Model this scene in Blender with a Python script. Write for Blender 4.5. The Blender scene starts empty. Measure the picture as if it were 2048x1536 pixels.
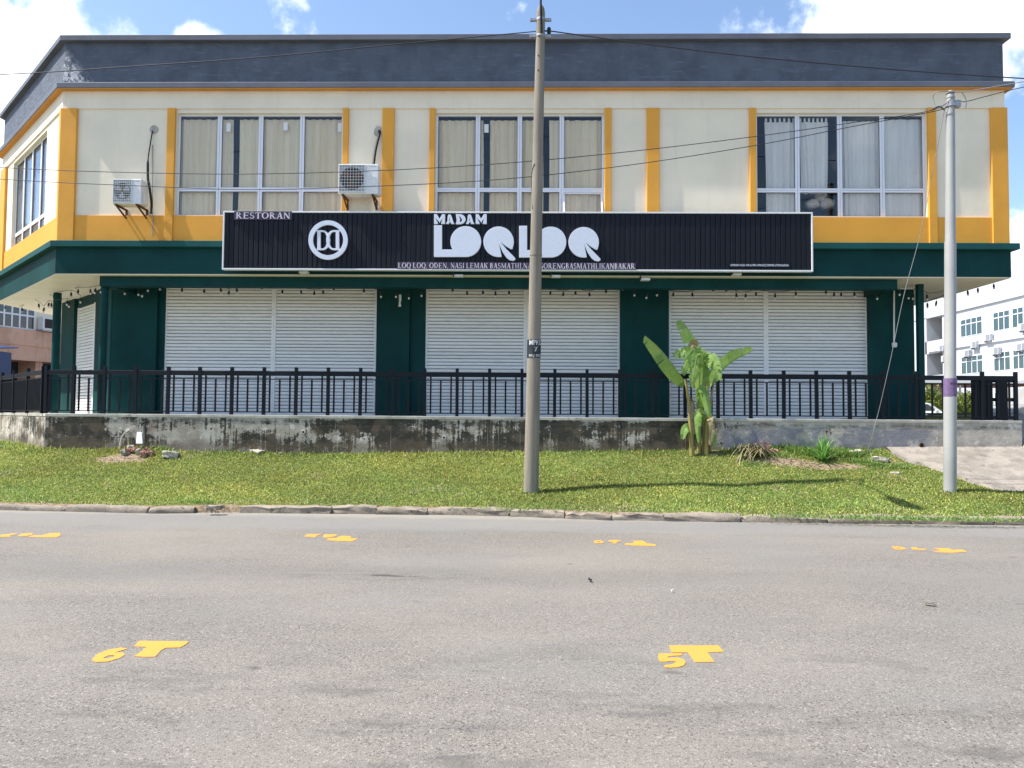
import bpy, bmesh, math, random
import numpy as np
from mathutils import Vector, Matrix
from mathutils.geometry import tessellate_polygon
random.seed(7); rng = np.random.default_rng(11)
sc = bpy.context.scene
col = sc.collection

# ------------------------------------------------------------------ camera
F, H = 1538.0, 1.6                       # focal length in 2048-px photo pixels, eye height
PSI, PIT, ROL = .0200, .0415, .0075      # yaw left, pitch up, roll
_r = Vector((math.cos(PSI), math.sin(PSI), 0)); _f = Vector((-math.sin(PSI), math.cos(PSI), 0)); _u = Vector((0, 0, 1))
CF = _f*math.cos(PIT) + _u*math.sin(PIT); CU0 = _u*math.cos(PIT) - _f*math.sin(PIT)
CR = _r*math.cos(ROL) + CU0*math.sin(ROL); CU = CU0*math.cos(ROL) - _r*math.sin(ROL)
CP = Vector((0, 0, H))
cam = bpy.data.cameras.new('camera'); camo = bpy.data.objects.new('camera', cam); col.objects.link(camo)
cam.sensor_width = 36; cam.lens = F/2048*36; cam.clip_start = .05; cam.clip_end = 3000
M = Matrix.Identity(4)
for i in range(3):
    M[i][0] = CR[i]; M[i][1] = CU[i]; M[i][2] = -CF[i]; M[i][3] = CP[i]
camo.matrix_world = M
sc.camera = camo

# ------------------------------------------------------------------ light
SUN_EL, SUN_A = math.radians(56.5), math.radians(6.8)   # elevation; angle off the facade plane, from the left
to_sun = Vector((-math.cos(SUN_A)*math.cos(SUN_EL), -math.sin(SUN_A)*math.cos(SUN_EL), math.sin(SUN_EL)))
sl = bpy.data.lights.new('sun', 'SUN'); sl.energy = 4.4; sl.angle = math.radians(.55); sl.color = (1, .955, .88)
so = bpy.data.objects.new('sun', sl); col.objects.link(so); so.rotation_euler = to_sun.to_track_quat('Z', 'Y').to_euler(); so.location = (-20, -5, 30)
sc.view_settings.view_transform = 'Standard'; sc.view_settings.look = 'None'; sc.view_settings.gamma = 1
sc.view_settings.exposure = 1.08
try: sc.view_settings.use_curve_mapping = False
except Exception: pass

def ray(px, py): return CF + CR*((px-1024)/F) - CU*((py-768)/F)
def at(px, py, Y):
    d = ray(px, py); return CP + d*(Y/d.y)
def atz(px, py, Z=0.):
    d = ray(px, py); return CP + d*((Z-H)/d.z)

wd = bpy.data.worlds.new('World'); sc.world = wd; wd.use_nodes = True
def build_world():
    nt = wd.node_tree; N = nt.nodes; L = nt.links; N.clear()
    out = N.new('ShaderNodeOutputWorld'); bg = N.new('ShaderNodeBackground'); bg.inputs[1].default_value = .12
    sky = N.new('ShaderNodeTexSky'); sky.sky_type = 'NISHITA'; sky.sun_disc = False
    sky.sun_elevation = SUN_EL; sky.sun_rotation = math.atan2(to_sun.x, to_sun.y) % (2*math.pi)
    sky.air_density = 1.0; sky.dust_density = 1.0; sky.ozone_density = 2.2
    tc = N.new('ShaderNodeTexCoord')
    nz = N.new('ShaderNodeTexNoise'); nz.inputs['Scale'].default_value = 13; nz.inputs['Detail'].default_value = 9; nz.inputs['Roughness'].default_value = .58
    L.new(tc.outputs['Generated'], nz.inputs['Vector'])
    def mth(op, a, b=None, clamp=False):
        m = N.new('ShaderNodeMath'); m.operation = op; m.use_clamp = clamp
        for k, v in enumerate((a, b)):
            if v is None: continue
            if isinstance(v, (int, float)): m.inputs[k].default_value = v
            else: L.new(v, m.inputs[k])
        return m.outputs[0]
    # banks of cumulus: each a direction with an angular size; the rest of the sky has scattered cloud from noise
    def blob(px, py, rx, ry):
        c = ray(px, py).normalized()
        mp = N.new('ShaderNodeVectorMath'); mp.operation = 'SUBTRACT'; L.new(tc.outputs['Generated'], mp.inputs[0]); mp.inputs[1].default_value = c
        sv = N.new('ShaderNodeVectorMath'); sv.operation = 'MULTIPLY'; L.new(mp.outputs[0], sv.inputs[0]); sv.inputs[1].default_value = (1/rx, 1/rx, 1/ry)
        ln = N.new('ShaderNodeVectorMath'); ln.operation = 'LENGTH'; L.new(sv.outputs[0], ln.inputs[0])
        return mth('SUBTRACT', 1.0, ln.outputs['Value'])
    f = None
    for b in ((45, 215, .15, .105), (398, 84, .036, .023), (1930, 30, .20, .085), (2085, 540, .09, .09), (1720, 72, .075, .032)):
        v = blob(*b); f = v if f is None else mth('MAXIMUM', f, v)
    n2 = N.new('ShaderNodeTexNoise'); n2.inputs['Scale'].default_value = 2.3; n2.inputs['Detail'].default_value = 6
    L.new(tc.outputs['Generated'], n2.inputs['Vector'])
    gen = mth('SUBTRACT', mth('MULTIPLY', n2.outputs[0], 3.0), 2.05)
    f = mth('MAXIMUM', f, gen)
    dens = mth('ADD', f, mth('MULTIPLY', mth('SUBTRACT', nz.outputs[0], .5), 2.6))
    ss = N.new('ShaderNodeMapRange'); ss.interpolation_type = 'SMOOTHSTEP'; ss.inputs[1].default_value = -.10; ss.inputs[2].default_value = .55
    L.new(dens, ss.inputs[0])
    ccol = N.new('ShaderNodeMix'); ccol.data_type = 'RGBA'
    ccol.inputs[6].default_value = (7.6, 7.9, 8.4, 1); ccol.inputs[7].default_value = (4.6, 5.1, 6.0, 1)
    n3 = N.new('ShaderNodeTexNoise'); n3.inputs['Scale'].default_value = 11; n3.inputs['Detail'].default_value = 5
    L.new(tc.outputs['Generated'], n3.inputs['Vector'])
    sh = N.new('ShaderNodeMapRange'); sh.inputs[1].default_value = .5; sh.inputs[2].default_value = .8; L.new(n3.outputs[0], sh.inputs[0]); L.new(sh.outputs[0], ccol.inputs[0])
    mx = N.new('ShaderNodeMix'); mx.data_type = 'RGBA'
    L.new(ss.outputs[0], mx.inputs[0]); L.new(sky.outputs[0], mx.inputs[6]); L.new(ccol.outputs[2], mx.inputs[7])
    L.new(mx.outputs[2], bg.inputs[0]); L.new(bg.outputs[0], out.inputs[0])
build_world()

# ------------------------------------------------------------------ materials
class NT:
    def __init__(s, name):
        s.m = bpy.data.materials.new(name); s.m.use_nodes = True; s.nt = s.m.node_tree; s.N = s.nt.nodes; s.L = s.nt.links
        s.b = s.N['Principled BSDF']; s.tc = s.N.new('ShaderNodeTexCoord'); s.geo = s.N.new('ShaderNodeNewGeometry')
        s.pos = s.geo.outputs['Position']
    def link(s, v, sock):
        if isinstance(v, (int, float)): sock.default_value = v
        elif isinstance(v, (tuple, list)): sock.default_value = tuple(v) if len(v) == len(sock.default_value) else tuple(v)+(1,)
        else: s.L.new(v, sock)
    def vec(s, scale=(1, 1, 1), off=(0, 0, 0)):
        n = s.N.new('ShaderNodeMapping'); s.L.new(s.pos, n.inputs[0]); n.inputs['Scale'].default_value = scale; n.inputs['Location'].default_value = off; return n.outputs[0]
    def noise(s, scale, detail=4, rough=.55, v=None, dist=0):
        n = s.N.new('ShaderNodeTexNoise'); n.inputs['Scale'].default_value = scale; n.inputs['Detail'].default_value = detail
        n.inputs['Roughness'].default_value = rough; n.inputs['Distortion'].default_value = dist
        s.L.new(v if v is not None else s.pos, n.inputs['Vector']); return n.outputs[0]
    def voro(s, scale, v=None, feat='F1', out='Distance', rnd=1):
        n = s.N.new('ShaderNodeTexVoronoi'); n.feature = feat; n.inputs['Scale'].default_value = scale; n.inputs['Randomness'].default_value = rnd
        s.L.new(v if v is not None else s.pos, n.inputs['Vector']); return n.outputs[out]
    def rng(s, v, a, b, c=0, d=1, smooth=True):
        n = s.N.new('ShaderNodeMapRange'); n.interpolation_type = 'SMOOTHSTEP' if smooth else 'LINEAR'; s.link(v, n.inputs[0])
        for k, x in enumerate((a, b, c, d)): n.inputs[k+1].default_value = x
        return n.outputs[0]
    def math(s, op, a, b=0, clamp=False):
        n = s.N.new('ShaderNodeMath'); n.operation = op; n.use_clamp = clamp; s.link(a, n.inputs[0]); s.link(b, n.inputs[1]); return n.outputs[0]
    def mix(s, fac, a, b, mode='MIX'):
        n = s.N.new('ShaderNodeMix'); n.data_type = 'RGBA'; n.blend_type = mode; s.link(fac, n.inputs[0]); s.link(a, n.inputs[6]); s.link(b, n.inputs[7]); return n.outputs[2]
    def xyz(s):
        n = s.N.new('ShaderNodeSeparateXYZ'); s.L.new(s.pos, n.inputs[0]); return n.outputs
    def attr(s, name):
        n = s.N.new('ShaderNodeAttribute'); n.attribute_name = name; return n.outputs['Color']
    def objrand(s):
        n = s.N.new('ShaderNodeObjectInfo'); return n.outputs['Random']
    def bump(s, h, strength=.3, dist=.01):
        n = s.N.new('ShaderNodeBump'); n.inputs['Strength'].default_value = strength; n.inputs['Distance'].default_value = dist
        s.L.new(h, n.inputs['Height']); s.L.new(n.outputs[0], s.b.inputs['Normal'])
    def fin(s, color, rough=.7, metal=0, spec=.4):
        s.link(color, s.b.inputs['Base Color']); s.link(rough, s.b.inputs['Roughness']); s.b.inputs['Metallic'].default_value = metal
        s.b.inputs['Specular IOR Level'].default_value = spec; return s.m
def c3(*a): return tuple(a)+(1,)
def dk(c, k): return tuple(x*k for x in c[:3])+(1,)

def paint(name, c, rough=.6, var=.18, streak=.25, dirt=(.10, .09, .07), bump=.12, spec=.35):
    n = NT(name)
    a = n.rng(n.noise(1.3, 6), .3, .75)
    st = n.rng(n.noise(1, 6, .6, n.vec((7, 7, .55))), .52, .82)
    fine = n.noise(60, 3)
    base = n.mix(a, c3(*c), dk(c, 1-var))
    base = n.mix(n.math('MULTIPLY', st, streak), base, c3(*dirt))
    base = n.mix(n.rng(fine, .2, .8, 0, .10), base, dk(c, .75))
    n.bump(n.math('ADD', n.noise(9, 5), n.math('MULTIPLY', fine, .4)), bump, .02)
    return n.fin(base, rough, spec=spec)
def flat(name, c, rough=.5, metal=0, spec=.4, var=.12):
    n = NT(name)
    return n.fin(n.mix(n.rng(n.noise(18, 4), .3, .7), c3(*c), dk(c, 1-var)), rough, metal, spec)

MT = {}
MT['cream'] = paint('cream_paint', (.85, .765, .595), var=.10, streak=.16, dirt=(.42, .36, .26))
MT['beam'] = paint('beam_paint', (.85, .765, .595), var=.12, streak=.20, dirt=(.42, .36, .26))
MT['yellow'] = paint('yellow_paint', (.78, .365, .045), var=.10, streak=.10, dirt=(.42, .22, .07))
MT['orange'] = paint('orange_paint', (.64, .28, .045), var=.14, streak=.1, dirt=(.35, .16, .05))
def slate_mat():
    n = NT('slate_paint'); c = (.100, .120, .157)
    x, y, z = n.xyz()
    a = n.noise(2.2, 7, .62); st = n.rng(n.noise(1, 6, .62, n.vec((3.2, 3.2, .9))), .45, .75)
    base = n.mix(n.rng(a, .35, .7), c3(*c), dk(c, .72)); base = n.mix(n.math('MULTIPLY', st, .45), base, dk(c, .6))
    scr = n.rng(n.noise(1, 5, .7, n.vec((2.2, 2.2, 16))), .56, .66, 0, .5); base = n.mix(scr, base, dk(c, 1.5))
    # flaked paint at the left end
    fl = n.math('MULTIPLY', n.math('MULTIPLY', n.rng(n.noise(13, 5, .7), .46, .52), n.rng(x, -10.47, -10.42)), n.rng(n.math('ADD', n.math('MULTIPLY', n.math('ADD', x, 10.3), 1.0), n.math('MULTIPLY', n.math('SUBTRACT', z, 8.9), .8)), .72, .30))
    base = n.mix(fl, base, c3(.52, .53, .55))
    n.bump(n.math('ADD', n.noise(6, 8, .7), n.noise(1, 6, .7, n.vec((4, 4, 14)))), .6, .04); return n.fin(base, .75)
MT['slate'] = slate_mat()
MT['slate_edge'] = paint('slate_edge_paint', (.135, .145, .175), var=.25, streak=.3, dirt=(.08, .085, .1))
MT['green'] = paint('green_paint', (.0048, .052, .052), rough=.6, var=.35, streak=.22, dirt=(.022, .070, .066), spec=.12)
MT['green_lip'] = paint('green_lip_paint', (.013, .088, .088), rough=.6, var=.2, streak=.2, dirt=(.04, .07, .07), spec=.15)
MT['soffit'] = paint('soffit_paint', (.82, .75, .60), var=.12, streak=.1)
MT['dark'] = flat('dark_interior', (.035, .04, .05), .9)
MT['floor'] = paint('floor_concrete', (.62, .60, .56), var=.3, streak=.0)
MT['alu'] = flat('white_aluminium', (.76, .78, .83), .35, 0, .5, .06)
def shutter_mat():
    n = NT('shutter_paint'); c = (.84, .84, .83)
    r = n.objrand()
    base = n.mix(n.rng(r, 0, 1, 0, .5), c3(*c), dk(c, .86)); base = n.mix(n.rng(n.noise(1, 5, .6, n.vec((3, 3, 14))), .5, .8, 0, .35), base, c3(.46, .45, .42))
    n.bump(n.noise(5, 3), .12, .02)
    return n.fin(base, .42, 0, .5)
MT['shutter'] = shutter_mat()
MT['rail'] = flat('black_metal', (.0065, .009, .015), .5, 0, .22, .25)
MT['black'] = flat('black_plastic', (.012, .012, .013), .55)
MT['farwhite'] = paint('far_white_paint', (.47, .49, .52), var=.1, streak=.12, dirt=(.45, .45, .44))
MT['white'] = flat('white_plastic', (.74, .75, .74), .4, 0, .4, .08)
MT['sign'] = flat('sign_slat_black', (.0075, .0105, .018), .5, 0, .22, .3)
MT['letter'] = flat('white_letter', (.72, .76, .86), .5, 0, .3, .05)
MT['signframe'] = flat('sign_frame_white', (.78, .79, .80), .4, 0, .4, .06)
MT['plum'] = flat('plum_plate', (.060, .040, .075), .5)
MT['lavender'] = flat('lavender_letter', (.72, .66, .74), .5, 0, .3, .05)
MT['cable'] = flat('black_cable', (.022, .024, .03), .6)
MT['cable_grey'] = flat('grey_cable', (.30, .30, .31), .5)
MT['steel'] = flat('galvanised_steel', (.42, .42, .43), .45, .6, .5, .3)
MT['gap_shade'] = flat('slat_gap_shade', (.05, .05, .052), .7)  # near-black colour painting in the shade between shutter slats
MT['rust'] = flat('rusty_bracket', (.12, .055, .03), .75, 0, .3, .4)
MT['yellow_road'] = None
def glass_mat(name, tint, refl=1.0):
    n = NT(name); N, L = n.N, n.L
    tr = N.new('ShaderNodeBsdfTransparent'); tr.inputs[0].default_value = tint
    gl = N.new('ShaderNodeBsdfGlossy'); gl.inputs['Roughness'].default_value = .015; gl.inputs[0].default_value = (.95, .97, 1, 1)
    bp = N.new('ShaderNodeBump'); bp.inputs['Strength'].default_value = .04; bp.inputs['Distance'].default_value = .02; L.new(n.noise(1.3, 2), bp.inputs['Height']); L.new(bp.outputs[0], gl.inputs['Normal'])
    fr = N.new('ShaderNodeFresnel'); fr.inputs[0].default_value = 1.55
    mx = N.new('ShaderNodeMixShader'); L.new(n.math('MULTIPLY', fr.outputs[0], refl, True), mx.inputs[0]); L.new(tr.outputs[0], mx.inputs[1]); L.new(gl.outputs[0], mx.inputs[2])
    L.new(mx.outputs[0], N['Material Output'].inputs[0]); return n.m
MT['glass'] = glass_mat('window_glass', (.97, .97, .96, 1), .65)
MT['bulb'] = glass_mat('bulb_glass', (.75, .75, .72, 1), 4.0)
MT['bulb'] = flat('bulb_white', (.62, .62, .58), .12, 0, .7, .05)
MT['darkglass'] = flat('dark_tinted_glass', (.02, .035, .04), .06, 0, .9, .1)
MT['farglass'] = flat('far_window_glass', (.035, .075, .09), .08, 0, .8, .3)
def fabric(name, c, c2):
    n = NT(name)
    return n.fin(n.mix(n.rng(n.noise(1, 4, .6, n.vec((6, 6, .35))), .35, .7), c3(*c), c3(*c2)), .9, spec=.1)
MT['beige'] = fabric('beige_curtain_cloth', (.93, .82, .61), (.82, .70, .49))
MT['whitecloth'] = fabric('white_curtain_cloth', (.88, .87, .84), (.76, .75, .73))
MT['greycloth'] = fabric('grey_curtain_cloth', (.66, .66, .68), (.50, .50, .53))

def asphalt():
    n = NT('asphalt'); x, y, z = n.xyz()
    def cells(sc_):
        c_ = n.N.new('ShaderNodeTexVoronoi'); c_.inputs['Scale'].default_value = sc_; n.L.new(n.pos, c_.inputs['Vector'])
        q = n.N.new('ShaderNodeSeparateColor'); n.L.new(c_.outputs['Color'], q.inputs[0]); return c_, q
    cell, sep = cells(150); cell2, sep2 = cells(95)
    agg = n.mix(sep.outputs[0], c3(.138, .126, .111), c3(.242, .222, .197))
    agg = n.mix(n.rng(sep2.outputs[1], .90, .96), agg, c3(.325, .30, .268))
    agg = n.mix(n.rng(sep2.outputs[2], .90, .95), agg, c3(.075, .069, .062))
    agg = n.mix(n.math('MULTIPLY', n.rng(cell.outputs['Distance'], .40, .65), .40), agg, c3(.09, .084, .076))
    big = n.noise(1, 7, .62, n.vec((.22, .55, 1)))
    agg = n.mix(n.rng(big, .36, .66, 0, .42), agg, c3(.240, .220, .195))
    warm = n.rng(n.noise(1, 4, .5, n.vec((.3, .4, 1), (7, 3, 0))), .45, .65, 0, .22); agg = n.mix(warm, agg, c3(.25, .225, .185))
    cool = n.rng(n.noise(1, 5, .5, n.vec((.5, .7, 1), (1, 8, 0))), .50, .68, 0, .30); agg = n.mix(cool, agg, c3(.165, .168, .168))
    near = n.rng(y, 6.0, 3.9)
    mid = n.rng(n.noise(1, 7, .68, n.vec((.9, 2.1, 1), (3.1, 1.7, 0))), .49, .68)
    agg = n.mix(n.math('MULTIPLY', mid, n.math('ADD', .10, n.math('MULTIPLY', near, .62))), agg, c3(.085, .082, .078))
    drip = n.rng(n.voro(1.1, n.vec((1, 1.6, 1), (.3, .6, 0))), .10, .03); agg = n.mix(n.math('MULTIPLY', drip, n.rng(n.noise(9, 4), .4, .6, 0, .6)), agg, c3(.07, .066, .062))
    # oily tyre smear, wheel paths, the smoother grey strip and the sand along the kerb
    sm = n.math('MULTIPLY', n.rng(n.noise(1, 6, .7, n.vec((1.3, 9, 1))), .50, .62), n.math('MULTIPLY', n.rng(n.math('ABSOLUTE', n.math('SUBTRACT', y, 7.75)), .32, .04), n.math('MULTIPLY', n.rng(x, -2.6, -1.7), n.rng(x, -.4, -1.1))))
    agg = n.mix(n.math('MULTIPLY', sm, .9), agg, c3(.035, .034, .034))
    wp = n.rng(n.math('ABSOLUTE', n.math('SUBTRACT', n.math('ADD', y, n.math('MULTIPLY', n.noise(.4, 3), .6)), 8.1)), .55, .1); agg = n.mix(n.math('MULTIPLY', wp, .20), agg, c3(.12, .115, .108))
    strip = n.rng(n.math('ADD', y, n.math('MULTIPLY', n.noise(.8, 5), .8)), 10.9, 11.4)
    agg = n.mix(n.math('MULTIPLY', strip, .45), agg, c3(.205, .205, .20))
    ln = n.math('MULTIPLY', n.rng(n.math('ABSOLUTE', n.math('SUBTRACT', n.math('ADD', y, n.math('MULTIPLY', n.noise(3, 4), .06)), n.math('SUBTRACT', 10.72, n.math('MULTIPLY', x, .03)))), .03, .0), n.rng(n.noise(1.4, 4), .46, .6)); agg = n.mix(n.math('MULTIPLY', ln, .55), agg, c3(.09, .086, .08))
    dust = n.math('MULTIPLY', n.rng(n.math('ADD', n.math('ADD', y, n.math('MULTIPLY', x, .03)), n.math('MULTIPLY', n.noise(3, 5), .5)), 12.05, 12.4), .5)
    agg = n.mix(dust, agg, c3(.30, .27, .22))
    n.bump(n.math('SUBTRACT', 1, cell.outputs['Distance']), .40, .008)
    return n.fin(agg, .88, spec=.2)
MT['asphalt'] = asphalt()
def roadpaint():
    n = NT('yellow_road_paint')
    w = n.rng(n.math('ADD', n.noise(55, 4, .7), n.math('MULTIPLY', n.noise(3, 3), .35)), .46, .66)
    base = n.mix(w, c3(.25, .20, .12), c3(.60, .27, .04))
    n.bump(n.noise(80, 3), .3, .006); return n.fin(base, .7)
MT['yellow_road'] = roadpaint()
def concrete(name, c=(.42, .41, .385), stain=.5):
    n = NT(name)
    a = n.noise(3, 8, .65); b = n.noise(45, 4, .6)
    base = n.mix(n.rng(a, .35, .68), c3(*c), dk(c, .62)); base = n.mix(n.rng(b, .35, .75, 0, .5), base, dk(c, .5))
    blk = n.rng(n.noise(4.5, 7, .7, n.vec((1, 1, .6), (5, 2, 1))), .56, .68)
    base = n.mix(n.math('MULTIPLY', blk, stain), base, c3(.07, .068, .06))
    n.bump(n.math('ADD', n.noise(14, 7, .7), n.math('MULTIPLY', b, .5)), .6, .03); return n.fin(base, .9, spec=.2)
MT['concrete'] = concrete('rough_concrete')
MT['kerb'] = concrete('kerb_concrete', (.33, .28, .225), .8)
MT['apron'] = concrete('apron_concrete', (.33, .292, .25), .62)
MT['stone'] = concrete('field_stone', (.50, .47, .38), .15)
MT['brick'] = concrete('broken_brick', (.52, .30, .22), .1)
def plinth_mat():
    n = NT('stained_plaster'); x, y, z = n.xyz()
    c = (.52, .48, .42)
    base = n.mix(n.rng(n.noise(2.2, 7, .62), .3, .7), c3(*c), c3(.29, .255, .21))
    rust = n.rng(n.noise(1.4, 6, .6, n.vec((1, 1, .8), (9, 3, 2))), .55, .72); base = n.mix(n.math('MULTIPLY', rust, .45), base, c3(.22, .15, .10))
    pale = n.rng(n.noise(5, 6, .65, n.vec((1, 1, 1), (4, 7, 1))), .56, .66); base = n.mix(n.math('MULTIPLY', pale, .75), base, c3(.66, .63, .57))
    # algae: black patches with ragged edges and drips under the lip, broken by pale runs; gone on the right where the wall was repainted
    big = n.noise(1, 9, .72, n.vec((.62, .62, 1.1), (2.3, 2, .4)))
    drip = n.noise(1, 5, .6, n.vec((16, 16, .9)))
    fine_ = n.noise(38, 4, .7)
    f_ = n.math('ADD', n.math('ADD', n.math('MULTIPLY', big, 1.5), n.math('MULTIPLY', drip, .55)), n.math('MULTIPLY', fine_, .35))
    hz = n.math('ADD', n.math('ADD', n.rng(z, 1.46, 1.58, 0, -.22), n.rng(n.noise(1, 5, .65, n.vec((1.6, 1.6, .1), (3, 1, 0))), .62, .42, 0, -.10)), n.rng(z, 1.0, .72, 0, -.10))
    side = n.rng(x, 3.4, 4.8, 0, -.32)
    alg = n.rng(n.math('ADD', n.math('ADD', f_, hz), side), 1.065, 1.14)
    runs = n.rng(n.noise(1, 4, .6, n.vec((30, 30, .5), (1, 4, 2))), .64, .70)
    algf = n.math('MULTIPLY', alg, n.math('SUBTRACT', 1, n.math('MULTIPLY', runs, .75)), True)
    base = n.mix(n.math('MULTIPLY', algf, .94), base, n.mix(n.rng(n.noise(4, 4), .45, .6), c3(.024, .023, .018), c3(.085, .066, .046)))
    lipd = n.math('MULTIPLY', n.rng(n.math('ABSOLUTE', n.math('SUBTRACT', z, n.math('ADD', 1.34, n.math('MULTIPLY', n.noise(1.1, 4), .18)))), .06, .0), n.rng(n.noise(6, 6, .7), .42, .58))
    base = n.mix(n.math('MULTIPLY', lipd, .7), base, c3(.10, .09, .07))
    crk = n.rng(n.voro(1.3, n.vec((.5, .5, 1.6)), 'DISTANCE_TO_EDGE'), .010, .0); base = n.mix(n.math('MULTIPLY', crk, n.rng(n.noise(1.7, 3), .50, .62, 0, .45)), base, c3(.05, .05, .05))
    # grey-blue repaint on the right
    pm = n.math('MULTIPLY', n.rng(n.math('ADD', x, n.math('MULTIPLY', n.noise(2.5, 5), .9)), 4.5, 4.8), n.rng(n.math('ADD', x, n.math('MULTIPLY', n.noise(2.0, 5), .6)), 9.0, 8.7))
    pm = n.math('MULTIPLY', pm, n.math('MULTIPLY', n.rng(n.math('ADD', z, n.math('MULTIPLY', n.noise(3, 5), .22)), 1.52, 1.46), n.rng(n.noise(1.8, 6, .68), .60, .50)))
    base = n.mix(n.math('MULTIPLY', pm, .85), base, c3(.20, .205, .235))
    mud = n.math('MULTIPLY', n.rng(n.math('SUBTRACT', z, n.math('MULTIPLY', n.noise(3, 5), .25)), .95, .78), .6)
    base = n.mix(mud, base, c3(.13, .10, .07))
    n.bump(n.math('ADD', n.noise(7, 8, .7), n.math('MULTIPLY', n.noise(50, 3), .3)), .7, .035); return n.fin(base, .9, spec=.2)
MT['plinth'] = plinth_mat()
MT['lip'] = paint('plinth_lip_cement', (.50, .475, .42), rough=.9, var=.4, streak=.85, dirt=(.13, .115, .09), bump=.6)
def soil_mat():
    n = NT('verge_soil'); v = n.attr('bare')
    sp = n.N.new('ShaderNodeSeparateColor'); n.L.new(v, sp.inputs[0])
    g = n.mix(n.rng(n.noise(9, 6, .65), .35, .65), c3(.12, .14, .03), c3(.20, .19, .06))
    d = n.mix(n.rng(n.noise(14, 6, .65), .35, .65), c3(.16, .115, .078), c3(.30, .235, .165))
    m = n.rng(n.math('ADD', sp.outputs[0], n.math('MULTIPLY', n.math('SUBTRACT', n.noise(7, 6, .75), .5), 1.3)), .36, .60)
    n.bump(n.noise(20, 6, .7), .8, .03); return n.fin(n.mix(m, g, d), .95, spec=.1)
MT['soil'] = soil_mat()
def grass_mat():
    n = NT('grass_blade'); c = n.attr('tint'); n.link(c, n.b.inputs['Base Color'])
    n.b.inputs['Roughness'].default_value = .55; n.b.inputs['Specular IOR Level'].default_value = .25
    tl = n.N.new('ShaderNodeBsdfTranslucent'); n.L.new(c, tl.inputs[0]); ad = n.N.new('ShaderNodeMixShader'); ad.inputs[0].default_value = .35
    n.L.new(n.b.outputs[0], ad.inputs[1]); n.L.new(tl.outputs[0], ad.inputs[2]); n.L.new(ad.outputs[0], n.N['Material Output'].inputs[0]); return n.m
MT['grass'] = grass_mat()
def leaf_mat(name, c, c2, tr=.35, sc_=6, c4=None):
    n = NT(name)
    col_ = n.mix(n.rng(n.noise(sc_, 4), .35, .65), c3(*c), c3(*c2))
    if c4: col_ = n.mix(n.rng(n.noise(3, 3), .62, .70), col_, c3(*c4))
    n.link(col_, n.b.inputs['Base Color']); n.b.inputs['Roughness'].default_value = .4; n.b.inputs['Specular IOR Level'].default_value = .35
    tl = n.N.new('ShaderNodeBsdfTranslucent'); n.L.new(col_, tl.inputs[0]); ad = n.N.new('ShaderNodeMixShader'); ad.inputs[0].default_value = tr
    n.L.new(n.b.outputs[0], ad.inputs[1]); n.L.new(tl.outputs[0], ad.inputs[2]); n.L.new(ad.outputs[0], n.N['Material Output'].inputs[0]); return n.m
MT['banana'] = leaf_mat('banana_leaf', (.20, .35, .075), (.31, .46, .12))
MT['banana_y'] = leaf_mat('banana_leaf_yellowing', (.20, .34, .08), (.27, .40, .11), .35, 6, (.66, .55, .10))
MT['banana_dry'] = leaf_mat('dry_banana_leaf', (.32, .26, .14), (.20, .17, .08), .2)
MT['stem'] = leaf_mat('banana_stem', (.26, .25, .07), (.33, .23, .08), .05, 9)
MT['midrib'] = leaf_mat('banana_midrib', (.30, .36, .14), (.26, .34, .12), .1)
MT['spiky'] = leaf_mat('spiky_leaf', (.13, .30, .06), (.19, .38, .09))
MT['straw'] = leaf_mat('dry_straw', (.34, .29, .17), (.14, .15, .07), .2, 12)
MT['weed'] = leaf_mat('weed_leaf', (.16, .27, .06), (.24, .34, .09), .35, 4)
MT['bush'] = leaf_mat('bush_leaf', (.12, .17, .03), (.20, .23, .045), .35, 2)
def polemat():
    n = NT('pole_concrete'); c = (.27, .24, .195)
    a = n.noise(1, 6, .62, n.vec((9, 9, .9))); b = n.noise(50, 4)
    base = n.mix(n.rng(a, .35, .7), c3(*c), dk(c, .72)); base = n.mix(n.rng(b, .4, .8, 0, .35), base, dk(c, .55))
    base = n.mix(n.rng(n.noise(1, 4, .6, n.vec((2, 2, .35))), .55, .72, 0, .35), base, c3(.26, .20, .14))
    n.bump(n.math('ADD', n.noise(30, 6, .65), b), .3, .01); return n.fin(base, .85, spec=.2)
MT['pole'] = polemat()
MT['polegrey'] = paint('grey_pole_paint', (.335, .335, .325), rough=.4, var=.2, streak=.35, dirt=(.34, .34, .33), spec=.45)
MT['purple'] = flat('purple_tape', (.19, .125, .25), .55, 0, .3, .3)
MT['poleblack'] = flat('black_band_paint', (.022, .026, .034), .55, 0, .4, .35)
MT['chalk'] = flat('white_stencil_paint', (.66, .66, .66), .7, 0, .3, .3)

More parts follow.
